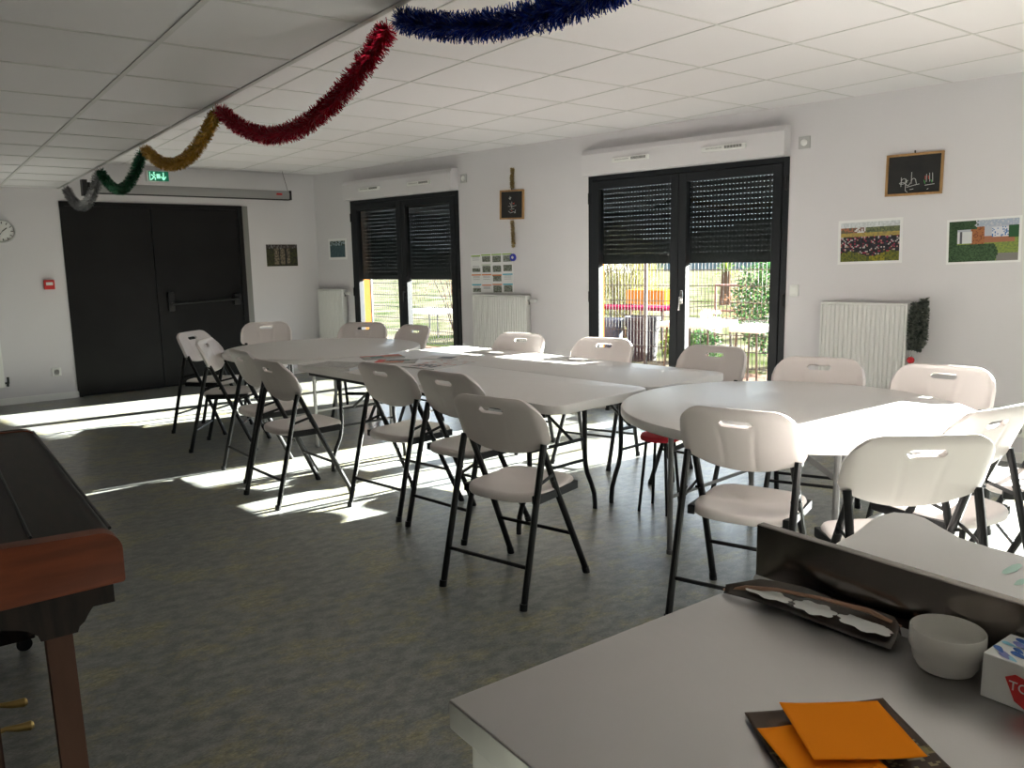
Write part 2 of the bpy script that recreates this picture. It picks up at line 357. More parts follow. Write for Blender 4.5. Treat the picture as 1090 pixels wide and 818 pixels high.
# ------------------------------------------------------------------ radiators
def radiator(s0, s1, z0, z1, label, side='near'):
    t = thing('radiator', label, 'radiator', WL(s0, .03, 0), WROT, 'panel radiators'); W = s1-s0; bm = B()
    n = max(6, round(W/.0345)); D = .07
    box2(bm, (0, 0, z0), (W, .045, z1-.005)); box2(bm, (0, .0, z1-.012), (W, D+.006, z1), .003); box2(bm, (0, 0, z0), (.012, D+.004, z1-.01)); box2(bm, (W-.012, 0, z0), (W, D+.004, z1-.01))
    rp = obj('casing', bm, RAD, t, 0)
    bm = B(); pts = []
    P_ = (W-.03)/n; xs_ = [(.012, 0), (.015, 0)]
    for k in range(n): x0 = .015+k*P_; xs_ += [(x0+P_*.12, 0), (x0+P_*.28, 1), (x0+P_*.72, 1), (x0+P_*.88, 0)]
    xs_ += [(W-.015, 0), (W-.012, 0)]; N = len(xs_)-1; V = []
    for x, h in xs_: V.append([bm.verts.new((x, D-.010+(.012*h if zz in (1, 2) else 0), z)) for zz, z in enumerate((z0+.005, z0+.045, z1-.045, z1-.014))])
    for i in range(N):
        for k in range(3): bm.faces.new((V[i][k], V[i+1][k], V[i+1][k+1], V[i][k+1]))
    obj('front_panel', bm, RAD, t, 25)
    for xx in (.1, W-.1): bm = B(); tube(bm, [(xx, .02, z0+.02), (xx, .02, .0)], .008); obj('pipe', bm, WPL, t)
    bm = B(); tube(bm, [(0, .035, z1-.05), (-.03, .035, z1-.05)], .011); tube(bm, [(-.015, .035, z1-.05), (-.015, .035, z1-.09)], .010); vb = obj('valve', bm, CHR, t)
    bm = B(); tube(bm, [(-.03, .035, z1-.05), (-.04, .035, z1-.05), (-.10, .035, z1-.05), (-.108, .035, z1-.05)], [.014, .019, .02, .013], 16); obj('thermostat_head', bm, WPL, vb)
    return t
radiator(2.91, 3.52, .14, 1.05, 'white ribbed radiator under the framed group photo, tinsel hanging at its side')
radiator(6.46, 7.21, .14, 1.05, 'white ribbed radiator between the two windows, below the leaflet poster')
radiator(9.50, 10.02, .14, 1.08, 'narrow white ribbed radiator in the far corner beside the black door wall')
bm = B(); prism(bm, [(LX-.5, BY-.5), (tuple(WL(SMIN-.3, -WT, 0))[0], tuple(WL(SMIN-.3, -WT, 0))[1]-.3), tuple(WL(sc+.8, -WT, 0))[:2], (LX-.5, FD+1.2)], HI+.10, HI+.3); struct(obj('roof_seal', bm, PL, smooth=0)).name = 'ceiling_light_seal'  # unseen slab added to stop sky light leaking in over the walls
bm = B(); fbox(bm, DS0-.4, DS1+.5, -.21, -.3, -.1, HI); struct(obj('wall_light_block', bm, PL, smooth=0))  # unseen slab added behind the door to block leaking light
# radiator at the left end of the far wall
t = thing('radiator', 'white radiator at the left edge of the far wall under the clock', 'radiator', FL(.69, .012, 0), .0459, 'panel radiators')
bm = B(); box2(bm, (-.7, -.03, .2), (0, -.1, .95), .004)
for k in range(20): box2(bm, (-.68+k*.033, -.1, .22), (-.668+k*.033, -.106, .93))
obj('casing', bm, RAD, t, 0)
bm = B(); tube(bm, [(0, -.06, .24), (.035, -.06, .24), (.035, -.06, .30)], .012); tube(bm, [(.035, -.06, .24), (.035, -.02, .24), (.035, .0, .2)], .012); obj('valve', bm, DGR, t)
bm = B(); tube(bm, [(-.1, -.06, .21), (-.1, -.06, .0)], .01); obj('pipe', bm, WPL, t)

# ------------------------------------------------------------------ small things on the walls
def wthing(name, label, cat, s, z, group=None): return thing(name, label, cat, WL(s, .001, z), WROT, group)
def fthing(name, label, cat, s, z, group=None): return thing(name, label, cat, FL(s, .001, z), .0459, group)
for s, z, lb in ((7.39, 2.265, 'small grey square wall sensor right of the far window casing'), (3.73, 2.24, 'small grey square wall sensor right of the near window casing')):
    t = wthing('wall_sensor', lb, 'sensor', s, z, 'square wall sensors'); bm = B(); box2(bm, (-.045, 0, -.045), (.045, .012, .045), .003); obj('plate', bm, SWG, t, 0)
    bm = B(); g = bmesh.ops.create_uvsphere(bm, u_segments=20, v_segments=12, radius=.026)
    for v in bm.verts: v.co.y = v.co.y*.5+.014
    obj('dome', bm, WPL, t)
t = wthing('light_switch', 'white rocker switch on the wall right of the near window', 'switch', 3.77, 1.13); bm = B(); box2(bm, (-.035, 0, -.045), (.035, .012, .045), .004); obj('plate', bm, WPL, t, 0)
bm = B(); box2(bm, (-.02, .012, -.03), (.02, .018, .03), .003); obj('rocker', bm, WPL, t, 0)
def socket(t, m=WPL):
    bm = B(); box2(bm, (-.045, 0, -.045), (.045, -.01, .045), .004); obj('plate', bm, m, t, 0)
    bm = B(); lathe(bm, [(.0, .0), (.024, 0), (.026, .004), (.028, 0)], 24)
    for v in bm.verts: v.co = Vector((v.co.x, -.010-v.co.z, v.co.y))
    obj('socket_well', bm, SWG, t)
t = fthing('wall_socket', 'white power socket low on the far wall, left of the black door', 'socket', 1.185, .30); socket(t)
t = wthing('wall_socket', 'white power socket on the window wall behind the rightmost chairs', 'socket', 2.21, .22); t.rotation_euler = (0, 0, WROT+pi); socket(t)
# clock
t = fthing('wall_clock', 'round white wall clock at the left edge of the far wall', 'clock', .83, 1.79)
def disc(bm, r, y0, y1, seg=40, ri=0):
    prof = [(ri, 0), (r, 0), (r, 1), (ri, 1)] if ri else [(0, 0), (r, 0), (r, 1), (0, 1)]
    if ri: prof.append((ri, 0))
    lathe(bm, prof, seg)
    for v in bm.verts: v.co = Vector((v.co.x, y0+(y1-y0)*v.co.z, v.co.y))
bm = B(); disc(bm, .118, 0, -.03, 40, .105); obj('rim', bm, SWG, t)
bm = B(); disc(bm, .106, 0, -.015); fc = obj('dial', bm, WPL, t)
bm = B()
for k in range(12):
    a = k*pi/6; bx(bm, (.085*sin(a), -.0165, .085*cos(a)), (.008, .002, .022), Matrix.Rotation(-a, 3, 'Y').inverted())
obj('hour_marks', bm, DGR, fc, 0)
bm = B()
for a, L, w_ in ((radians(52), .055, .008), (radians(215), .08, .005)): bx(bm, (L/2*sin(a), -.019, L/2*cos(a)), (w_, .002, L), Matrix.Rotation(a, 3, 'Y'))
obj('hands', bm, DGR, t, 0)
# red alarm call point
t = fthing('fire_alarm', 'small red fire alarm call point left of the black door', 'alarm', 1.20, 1.235); bm = B(); box2(bm, (-.05, 0, -.05), (.05, -.04, .05), .006); obj('housing', bm, RED, t, 0)
bm = B(); box2(bm, (-.032, -.04, -.006), (.032, -.042, .026)); obj('press_panel', bm, WHT, t, 0)
# exit sign
t = fthing('exit_sign', 'green emergency exit sign with running figure and arrow above the screen', 'sign', 2.39, 2.41)
GRE = mat('exit_green', (.0, .12, .06), .4, emis=((0, .16, .085), .25)); EXW = mat('exit_white', (.6, .8, .7), .4, emis=((.35, 1, .7), .45))
bm = B(); box2(bm, (-.125, 0, -.06), (.115, -.05, .062), .004); obj('housing', bm, WPL, t, 0)
bm = B(); box2(bm, (-.105, -.05, -.052), (.112, -.053, .055)); pn = obj('green_panel', bm, GRE, t, 0)
bm = B()
def strip(bm, pts, wd_, y):
    for (x0, z0), (x1, z1) in zip(pts, pts[1:]):
        L = hypot(x1-x0, z1-z0); a = atan2(z1-z0, x1-x0); bx(bm, ((x0+x1)/2, y, (z0+z1)/2), (L+wd_*.6, .0015, wd_), Matrix.Rotation(-a, 3, 'Y'))
strip(bm, [(-.075, .015), (-.05, .0), (-.06, -.025), (-.08, -.04)], .012, -.0545); strip(bm, [(-.05, 0), (-.035, -.02), (-.035, -.042)], .012, -.0545); strip(bm, [(-.052, .025), (-.03, .008)], .010, -.0545)
bx(bm, (-.045, -.0545, .038), (.016, .0015, .016)); strip(bm, [(-.09, .045), (-.09, -.045)], .008, -.0545)
strip(bm, [(.055, .04), (.055, -.03)], .014, -.0545); strip(bm, [(.03, -.005), (.055, -.038), (.08, -.005)], .013, -.0545)
bx(bm, (.0, -.0545, .0), (.04, .0012, .05)); obj('pictogram', bm, EXW, pn, 0)
# projector screen case hung in front of the far wall
t = thing('projector_screen', 'long grey rolled-up projector screen case hung above the black door', 'projector screen', FL(2.7, .22, 2.235), .0459)
bm = B(); prism(bm, [(-.045, -.045), (.04, -.045), (.045, .05), (-.03, .055), (-.05, .02)], -1.07, 1.15, 'x', .006); obj('case', bm, mat('screen_case', (.30, .30, .30), .4), t)
bm = B(); tube(bm, [(-1.07, -.02, -.052), (1.13, -.02, -.052)], .008); obj('bottom_bar', bm, DGR, t)
for xx in (1.15, -1.09):
    bm = B(); box2(bm, (xx, -.052, -.055), (xx+.025, .045, .058), .004); obj('end_cap', bm, BLK, t, 0)
bm = B(); box2(bm, (.98, -.053, .0), (1.05, -.05, .022)); obj('red_badge', bm, RED, t, 0)
bm = B(); tube(bm, [(1.15, 0, .05), (1.09, 0, HI-2.235)], .0025, 6); obj('hanging_wire', bm, DGR, t)
bm = B(); box2(bm, (-1.14, -.04, -.08), (-1.09, .05, .085)); obj('wall_bracket', bm, BLK, t, 0)

# pictures -------------------------------------------------------------
R = random.Random(3)
def border(fn, bu, bv, col=(.78, .78, .78)):
    return lambda u, v: col if (u < bu or u > 1-bu or v < bv or v > 1-bv) else fn((u-bu)/(1-2*bu), (v-bv)/(1-2*bv))
def crowd(u, v):
    r = R.random()
    if v > .86: return (.45+.2*r, .48+.2*r, .5+.2*r)
    if v > .72:
        if u < .25: return (.32, .13, .08) if r < .5 else (.12, .1, .06)
        if u < .42: return (.6, .6, .6) if r < .6 else (.2, .1, .08)
        return (.06+.12*r, .08+.12*r, .05+.04*r)
    if v > .62: return (.26+.2*r, .20+.14*r, .08)
    if v > .2+.06*sin(u*9):
        if r < .45: return (.012, .012, .018)
        c = [(.30, .02, .03), (.02, .02, .03), (.03, .04, .14), (.35, .2, .16), (.45, .42, .42), (.02, .02, .02), (.3, .03, .07), (.03, .03, .05)]; return c[int(r*8)]
    return (.08+.25*r, .09+.2*r, .02) if .5 < u < .75 else (.05+.12*r, .07+.1*r, .02)
def estate(u, v):
    r = R.random(); g = lambda k: (.015+.05*r*k, .04+.08*r*k, .015+.04*r*k)
    if v < .42 and u < .72-.25*abs(v-.2): return g(1)
    if u < .13 or (v > .78 and u < .38+.05*r): return g(.6)
    if v > .83: return (.35, .40, .5) if r > .2 else (.5, .5, .55)
    if u > .86 and v > .55: return (.02, .08, .03)
    if .12 < u < .34 and .45 < v < .72: return (.62, .64, .66) if (int(u*30) % 5) else (.1, .1, .12)
    if .32 < u < .52 and .43 < v < .84: return (.34, .13, .05) if r > .25 else (.2, .07, .03)
    if .62 < u < .86 and .58 < v < .8: return (.6, .62, .66) if r > .25 else (.08, .18, .4)
    if .5 < u < .95 and .45 < v < .6: return (.34, .14, .08)
    if v > .6: return (.42, .45, .52)
    if u > .7 and v < .2: return (.2, .19, .18)
    return (.14+.1*r, .2+.1*r, .06)
def pool(u, v):
    r = R.random()
    if v > .75: return (.25, .32, .36) if r > .4 else (.03, .05, .03)
    return (.03+.05*r, .07+.06*r, .09+.05*r)
def ruin(u, v):
    r = R.random()
    if v > .8: return (.06, .05, .05) if r > .2 else (.2, .2, .2)
    if .25 < u < .75 and v > .1: return (.20*r+.05, .17*r+.04, .12*r+.03) if (int(u*20) % 4) else (.02, .02, .02)
    return (.02+.04*r, .02+.04*r, .02)
def leaflets(u, v):
    r = R.random(); cu, cv = (u*4) % 1, (v*4) % 1; iu, iv = int(u*4), int(v*4)
    hd = {3: (.28, .45, .08), 2: (.55, .6, .5), 1: (.7, .22, .08), 0: (.7, .25, .15)}[iv]
    if iu == 3 and iv < 2: hd = (.05, .4, .55)
    if iu == 0 and iv == 0: hd = (.05, .4, .55)
    jt = ((iu*7+iv*5) % 4)*.05; cv = cv-jt*.6
    if .84-jt < cv < .95-jt and .05 < cu < .95 and (iv != 2 or iu == 1): return hd
    if (iu, iv) in ((1, 3), (2, 3), (3, 3), (1, 2), (0, 2), (3, 2), (2, 2), (3, 0), (0, 0), (2, 1), (2, 0)) and .12 < cu < .9 and (.1 if (iu, iv) != (2, 0) else .0) < cv < (.72 if iu != 0 else .5):
        return (.02+.16*r, .03+.16*r, .02+.13*r) if r > .25 else (.3, .33, .3)
    if .3 < cv < .8 and .15 < cu < .85 and int(v*60) % 2: return (.45, .45, .47)
    return (.74, .74, .74)
def wpic(name, label, s, z0, w_, h_, nx, ny, fn, tilt=0):
    t = wthing(name, label, 'picture', s, z0); t.rotation_euler = (0, tilt, WROT); picture('print', w_, h_, nx, ny, fn, t, flip=1); return t
wpic('photo_print', 'photo of a large crowd with white border on the right wall', 3.22, 1.33, .45, .32, 46, 34, border(crowd, .035, .05), .02)
wpic('photo_print', 'photo of white and brick buildings behind a green hedge on the right wall', 2.49, 1.325, .44, .30, 60, 42, border(estate, .03, .04), .03)
wpic('photo_print', 'small dark blue landscape photo left of the far window', 9.68, 1.45, .38, .26, 24, 18, border(pool, .07, .12))
wpic('leaflet_poster', 'white poster covered in small leaflets above the middle radiator', 7.01, 1.065, .60, .41, 96, 64, leaflets, .015)
t = fthing('photo_print', 'dark photo on the wall right of the black door', 'picture', 3.82, 1.38); t.rotation_euler = (0, -.0, .0459+pi)
picture('print', .41, .27, 32, 22, ruin, t, flip=1)
t = wthing('lightbulb_ornament', 'round blue ornament on the top corner of the leaflet poster', 'ornament', 6.70, 1.43)
t.name = 'round_ornament'
bm = B(); disc(bm, .038, .006, .02, 24); obj('disc', bm, mat('blue_plastic', (.02, .03, .35), .4), t); bm = B(); disc(bm, .014, .02, .024, 16); obj('white_centre', bm, WPL, t)
def chalkboard(label, s, z0, w_, h_, strokes, tilt=0):
    t = wthing('chalkboard', label, 'chalkboard', s, z0, 'small framed chalkboards'); t.rotation_euler = (0, tilt, WROT)
    f = .016; bm = B()
    box2(bm, (-w_/2, 0, 0), (w_/2, .02, f), .002); box2(bm, (-w_/2, 0, h_-f), (w_/2, .02, h_), .002); box2(bm, (-w_/2, 0, f), (-w_/2+f, .02, h_-f), .002); box2(bm, (w_/2-f, 0, f), (w_/2, .02, h_-f), .002)
    obj('wooden_frame', bm, WOODF, t, 0)
    bm = B(); box2(bm, (-w_/2+f, .002, f), (w_/2-f, .009, h_-f)); sl_ = obj('slate', bm, SLATE, t, 0)
    for m, L in strokes.items():
        bm = B()
        for pl in L: strip(bm, [(-(x-.5)*w_, z*h_) for x, z in pl], .0035, .0105)
        obj('chalk_drawing', bm, {'w': CHALK, 'r': CHR_R, 'g': CHR_G}[m], sl_, 0)
    bm = B(); tube(bm, [(0, .01, h_), (0, .014, h_+.018)], .005, 8); obj('nail', bm, DGR, t)
    return t
def arc(cx, cz, rx, rz, a0, a1, n=8): return [(cx+rx*cos(radians(a0+(a1-a0)*k/n)), cz+rz*sin(radians(a0+(a1-a0)*k/n))) for k in range(n+1)]
chalkboard('framed chalkboard hanging above and between the two photos on the right wall', 2.945, 1.80, .37, .285, {
    'w': [arc(.33, .33, .05, .08, 200, -20), [(.28, .44), (.28, .22)], arc(.40, .30, .04, .06, 90, 360), [(.36, .4), (.36, .12), (.40, .08)], [(.46, .55), (.46, .28)], arc(.50, .33, .04, .07, 180, 0), [(.54, .33), (.55, .27)], [(.38, .2), (.52, .24), (.6, .26)], [(.44, .14), (.5, .15)], arc(.30, .3, .05, .02, 0, 360), [(.72, .48), (.72, .3)], [(.77, .5), (.78, .3)], [(.82, .5), (.83, .3)], [(.7, .22), (.86, .24)], [(.74, .12), (.76, .14)]],
    'r': [[(.70, .44), (.70, .36)], [(.75, .44), (.76, .36)]], 'g': [[(.68, .34), (.70, .26)], [(.80, .34), (.82, .28)]]}, .0)
chalkboard('framed chalkboard on gold tinsel between the two windows', 6.71, 1.81, .32, .29, {
    'w': [[(.42, .78), (.44, .68), (.38, .72), (.47, .74), (.41, .68)], [(.35, .45), (.5, .43), (.68, .47)], [(.5, .6), (.5, .38)], [(.36, .28), (.45, .22), (.58, .26), (.66, .22)], [(.42, .34), (.6, .36)], [(.42, .56), (.46, .48)], [(.62, .2), (.66, .32)]],
    'r': [[(.54, .55), (.60, .52)], [(.56, .52), (.6, .56)], [(.48, .3), (.52, .28)]]}, -.03)
# ------------------------------------------------------------------ tinsel
def tinsel(bm, pts, rad, n, wdt=.004, seed=1, core=.005):
    rnd = random.Random(seed); pts = [Vector(p) for p in pts]; L = [0]
    for a, b in zip(pts, pts[1:]): L.append(L[-1]+(b-a).length)
    tube(bm, pts, core, 6)
    for k in range(n):
        d = rnd.random()*L[-1]; i = max(j for j in range(len(L)-1) if L[j] <= d); f = (d-L[i])/(L[i+1]-L[i]+1e-9); p = pts[i].lerp(pts[i+1], f); t = (pts[i+1]-pts[i]).normalized()
        v = Vector((rnd.gauss(0, 1), rnd.gauss(0, 1), rnd.gauss(0, 1))); v = (v-t*v.dot(t)).normalized(); v = (v+t*rnd.uniform(-.5, .5)).normalized(); q = v.cross(t).normalized()*wdt/2
        q = (q*cos(1)+t*sin(1)*wdt/2*rnd.choice((-1, 1))); r = rad*rnd.uniform(.7, 1.05); mid = p+v*r*.5+Vector((rnd.uniform(-1, 1), rnd.uniform(-1, 1), rnd.uniform(-1, 1)))*rad*.12
        a = [bm.verts.new(x) for x in (p-q, p+q, mid+q, mid-q)]; e = p+v*r; b = [bm.verts.new(x) for x in (e+q*.6, e-q*.6)]
        bm.faces.new(a); bm.faces.new((a[3], a[2], b[0], b[1]))
def swag(y0, y1, z0, z1, zs, n=28, skew=0):
    out = []
    for k in range(n+1):
        u = k/n; y = y0+(y1-y0)*u; base = z0+(z1-z0)*u; out.append((EX+.015, y, base-(zs)*4*u*(1-u)*(1+skew*(u-.5))))
    return out
TZ = LO-.02
SW = [('blue', 'thick blue tinsel swag nearest the camera, hung from the ceiling edge', 2.46, .55, 2.20, 2.22, .18, ((.01, .05, .38), (.01, .02, .12)), .05, 5200),
      ('red', 'red tinsel swag hung from the ceiling edge, between the blue and gold swags', 4.37, 2.55, 2.20, 2.19, .222, ((.50, .01, .035), (.22, .0, .02)), .048, 4600),
      ('gold', 'gold tinsel swag hung from the ceiling edge above the exit sign', 6.02, 4.44, 2.20, 2.20, .175, ((.55, .33, .05), (.30, .17, .03)), .046, 3600),
      ('green', 'dark green tinsel swag hung from the ceiling edge, between gold and silver', 7.60, 6.12, 2.20, 2.19, .195, ((.01, .12, .05), (.0, .05, .025)), .048, 3000),
      ('silver', 'silver tinsel swag at the far end of the ceiling edge', 9.42, 7.70, 2.20, 2.19, .215, ((.32, .32, .33), (.12, .12, .13)), .055, 2600)]
for i, (nm, lb, y0, y1, z0, z1, sg, cc, rad, n) in enumerate(SW):
    bm = B(); tinsel(bm, swag(y0, y1, z0, z1, sg), rad, int(n*1.7), .0042, i+1); o = obj('tinsel_garland', bm, tins(nm+'_tinsel', *cc), None, 0); tag(o, lb, 'tinsel', 'tinsel swags along the ceiling edge')
bm = B(); tinsel(bm, [WL(6.68, .02, 2.31), WL(6.69, .02, 2.2), WL(6.69, .02, 2.115)], .026, 500, .004, 11); tag(obj('tinsel_strand', bm, tins('gold_strand', (.5, .38, .16), (.3, .22, .1)), None, 0), 'short gold tinsel strand on the wall above the tilted chalkboard', 'tinsel', 'gold tinsel strands')
bm = B(); tinsel(bm, [WL(6.695, .02, 1.795), WL(6.69, .02, 1.65), WL(6.685, .02, 1.53)], .026, 500, .004, 12); tag(obj('tinsel_strand', bm, tins('gold_strand_low', (.5, .38, .16), (.3, .22, .1)), None, 0), 'short gold tinsel strand on the wall below the tilted chalkboard', 'tinsel', 'gold tinsel strands')
bm = B(); tinsel(bm, [WL(2.81, .09, 1.085), WL(2.80, .10, 1.0), WL(2.80, .10, .8), WL(2.84, .10, .725)], .036, 1200, .006, 13); tinsel(bm, [WL(2.86, .1, 1.06), WL(2.875, .10, .95), WL(2.875, .10, .8), WL(2.87, .10, .73)], .034, 1200, .006, 14); tinsel(bm, [WL(2.838, .105, 1.05), WL(2.838, .11, .95), WL(2.838, .11, .73)], .03, 800, .006, 15)
fg = tag(obj('fir_garland', bm, mat('dark_green_foil', (.015, .035, .025), .5, .2, noise=(45, (.22, .23, .20))), None, 0), 'dark green and silver garland hanging on the radiator valve', 'garland')
t = thing('bauble', 'red bauble hanging below the dark garland beside the radiator', 'bauble', WL(2.872, .10, .655))
bm = B(); bmesh.ops.create_uvsphere(bm, u_segments=24, v_segments=16, radius=.026); obj('ball', bm, mat('red_gloss', (.55, .01, .02), .2, .3, coat=.5), t)
bm = B(); tube(bm, [(0, 0, .024), (0, 0, .034)], .008, 12); tube(bm, [(0, 0, .034), (0, 0, .075)], .0015, 6); obj('cap', bm, CHR, t)

# ------------------------------------------------------------------ folding chairs
def panel_bm():
    bm = B(); HW = .234; us = [-HW+2*HW*k/52 for k in range(53)]
    zc, hr, hl = .792, .0135, .060
    def ztop(u):
        a = abs(u)-.135
        return .848 if a <= 0 else .848-.105*(1-sqrt(max(0, 1-(a/.0992)**2)))
    def zbot(u): a = abs(u)/HW; return .598+.062*a**2.2+(.02*max(0, (a-.93)/.07)**2)
    def hole(u): a = abs(u); return 0 if a >= hl else (hr if a < hl-hr else hr*sqrt(max(0, 1-((a-(hl-hr))/hr)**2)))
    G = []
    for u in us:
        h = hole(u); hb, ht = zc-max(h, .0), zc+max(h, .0)
        zb, zt = zbot(u), ztop(u); zr = []
        if zt < zc+.02: m_ = zb+(zt-zb)*.72; hb = min(hb, m_-.001); ht = max(hb+.002, min(ht, m_+.001))
        for k in range(9): zr.append(zb+(hb-zb)*k/8)
        for k in range(5): zr.append(ht+(zt-ht)*k/4)
        row = []
        for z in zr:
            x = .176-(z-.654)*.42-.022*(1-(abs(u)/HW)**2)
            ww = .058+.018*((z-.66)/.13)**2; d = abs(abs(u)-ww); x += .0035*max(0, 1-d/.014) if z < .79 else 0   # moulded creases
            if z > .82: x += (z-.82)**2*14
            x += .020*max(0, (abs(u)-.195)/.039)**2
            row.append(bm.verts.new((x, u, z)))
        G.append(row)
    for i in range(len(us)-1):
        for j in range(13):
            if j == 8 and (hole(us[i]) > 0 or hole(us[i+1]) > 0): continue
            q = [G[i][j], G[i+1][j], G[i+1][j+1], G[i][j+1]]
            try: bm.faces.new(q)
            except ValueError: pass
    bmesh.ops.remove_doubles(bm, verts=bm.verts, dist=.0002)
    bmesh.ops.recalc_face_normals(bm, faces=bm.faces)
    return bm
def bake(o):
    dg = bpy.context.evaluated_depsgraph_get(); me = bpy.data.meshes.new_from_object(o.evaluated_get(dg)); o.modifiers.clear(); old = o.data; o.data = me; me.name = old.name
    for p in me.polygons: p.use_smooth = True
    me.set_sharp_from_angle(angle=radians(50))
def seat_bm():
    bm = B(); N = 64; cx, cy = .285, 0
    def out(k):
        a = 2*pi*k/N; ca, sa = cos(a), sin(a)
        n_ = 5.0 if ca > 0 else 3.0
        rx = .205; ry = .198 if ca < .2 else .198-.02*(ca-.2)
        q = (abs(ca)**n_+abs(sa)**n_)**(-1/n_); return rx*ca*q, ry*sa*q
    prof = [(.0, -.012), (.35, -.012), (.62, -.009), (.82, -.004), (.93, 0), (.975, -.004), (1., -.014), (1.0, -.028), (.985, -.036), (.94, -.038), (.90, -.03), (.0, -.03)]
    rings = []
    for s, z in prof:
        if s == 0: rings.append([bm.verts.new((cx, cy, .446+z))]); continue
        rings.append([bm.verts.new((cx+out(k)[0]*s, cy+out(k)[1]*s, .446+z+(.006 if out(k)[0]*s > .1 else 0))) for k in range(N)])
    for A, C in zip(rings, rings[1:]):
        for k in range(N):
            k2 = (k+1) % N
            if len(A) == 1: bm.faces.new((A[0], C[k], C[k2]))
            elif len(C) == 1: bm.faces.new((A[k], C[0], A[k2]))
            else: bm.faces.new((A[k], C[k], C[k2], A[k2]))
    return bm
def make_chair():
    t = thing('folding_chair', 'x', 'chair', (0, 0, 0), 0, 'white folding chairs around the tables')
    b = obj('backrest', panel_bm(), PLASTIC, t, 40)
    md = b.modifiers.new('s', 'SOLIDIFY'); md.thickness = .019; md.offset = 0; md2 = b.modifiers.new('b', 'BEVEL'); md2.width = .0055; md2.segments = 3; md2.limit_method = 'ANGLE'; md2.angle_limit = radians(50)
    bpy.context.view_layer.update(); bake(b)
    obj('seat', seat_bm(), PLASTIC, t, 40)
    for s in (-1, 1):
        bm = B(); tube(bm, [(0, .218*s, 0), (.005, .2178*s, .02), (.145, .213*s, .58), (.166, .2125*s, .655)], .0142, 10); tube(bm, [(-.001, .218*s, 0), (.003, .218*s, .028)], .0168, 10); obj('leg', bm, BLK, t)
        bm = B(); tube(bm, [(.489, .214*s, 0), (.483, .213*s, .02), (.30, .1935*s, .40), (.178, .1900*s, .655)], .0142, 10); tube(bm, [(.489, .214*s, 0), (.478, .213*s, .028)], .0168, 10); obj('leg', bm, BLK, t)
        bm = B(); box2(bm, (.135, .1700*s, .402), (.445, .200*s, .438), .003); obj('seat_rail', bm, BLK, t, 0)
        bm = B(); bx(bm, (.190, .2035*s, .498), (.125, .004, .014), Matrix.Rotation(-.22, 3, 'Y')); tube(bm, [(.132, .199*s, .512), (.132, .216*s, .512)], .006, 8); tube(bm, [(.246, .19*s, .484), (.246, .209*s, .484)], .006, 8); obj('folding_bracket', bm, BLK, t)
        bm = B(); tube(bm, [(.1755, .185*s, .648), (.1755, .226*s, .648)], .007, 10); obj('pivot_bolt', bm, CHR, t)
    bm = B(); tube(bm, [(.041, -.217, .165), (.041, .217, .165)], .0085, 8); obj('crossbar', bm, BLK, t)
    bm = B(); tube(bm, [(.389, -.203, .21), (.389, .203, .21)], .0085, 8); obj('crossbar', bm, BLK, t)
    return t
CH = [ # x, y, heading, label
 (1.794, 2.646, 16.1, 'white folding chair nearest the camera, alone in front of the long tables'),
 (2.050, 3.440, 10.1, 'white folding chair at the long table, middle of its row of three'),
 (1.970, 3.972, 11.4, 'white folding chair at the long table beside the magazines, farthest of its row of three'),
 (1.556, 4.610, 4.7, 'white folding chair between the long table and far round table, overlapping the one behind'),
 (1.620, 5.310, 1, 'white folding chair mostly hidden behind another, left of the far round table'),
 (1.708, 6.409, 326.7, 'second white folding chair from the left, in front of the black door'),
 (1.839, 7.215, 310.9, 'leftmost white folding chair, in front of the black door'),
 (2.800, 7.790, 246, 'white folding chair behind the far round table, right of the black door'),
 (3.463, 6.951, 227.0, 'white folding chair behind the far round table in front of the far window'),
 (3.667, 6.216, 187.2, 'white folding chair seen edge-on at the right end of the far round table'),
 (3.820, 4.895, 197.4, 'white folding chair across the long table, in front of the middle radiator'),
 (3.984, 4.154, 201.2, 'white folding chair across the long table, left end of the near window'),
 (4.106, 3.253, 189.9, 'white folding chair in front of the right pane of the near window'),
 (4.018, 2.503, 204.9, 'white folding chair behind the near round table, left of the right radiator'),
 (4.167, 1.882, 190, 'white folding chair behind the near round table, in front of the right radiator garland'),
 (3.080, 1.130, 81.0, 'white folding chair seen from the side at the right of the near round table'),
 (2.415, 1.091, 54.2, 'white folding chair with sunlit rim just behind the steel counter'),
 (2.305, 1.800, 19.0, 'white folding chair left of the near round table, beside the steel counter corner'),
 (3.900, 1.080, 125, 'white folding chair cut off by the right edge of the picture'),
]
chair0 = make_chair(); chairs = []
for i, (x, y, h, lb) in enumerate(CH):
    if i == 0: c = chair0; c.location = (x, y, 0); c.rotation_euler = (0, 0, radians(h)); c['label'] = lb
    else: c = dup(chair0, (x, y, 0), radians(h), lb)
    chairs.append(c)
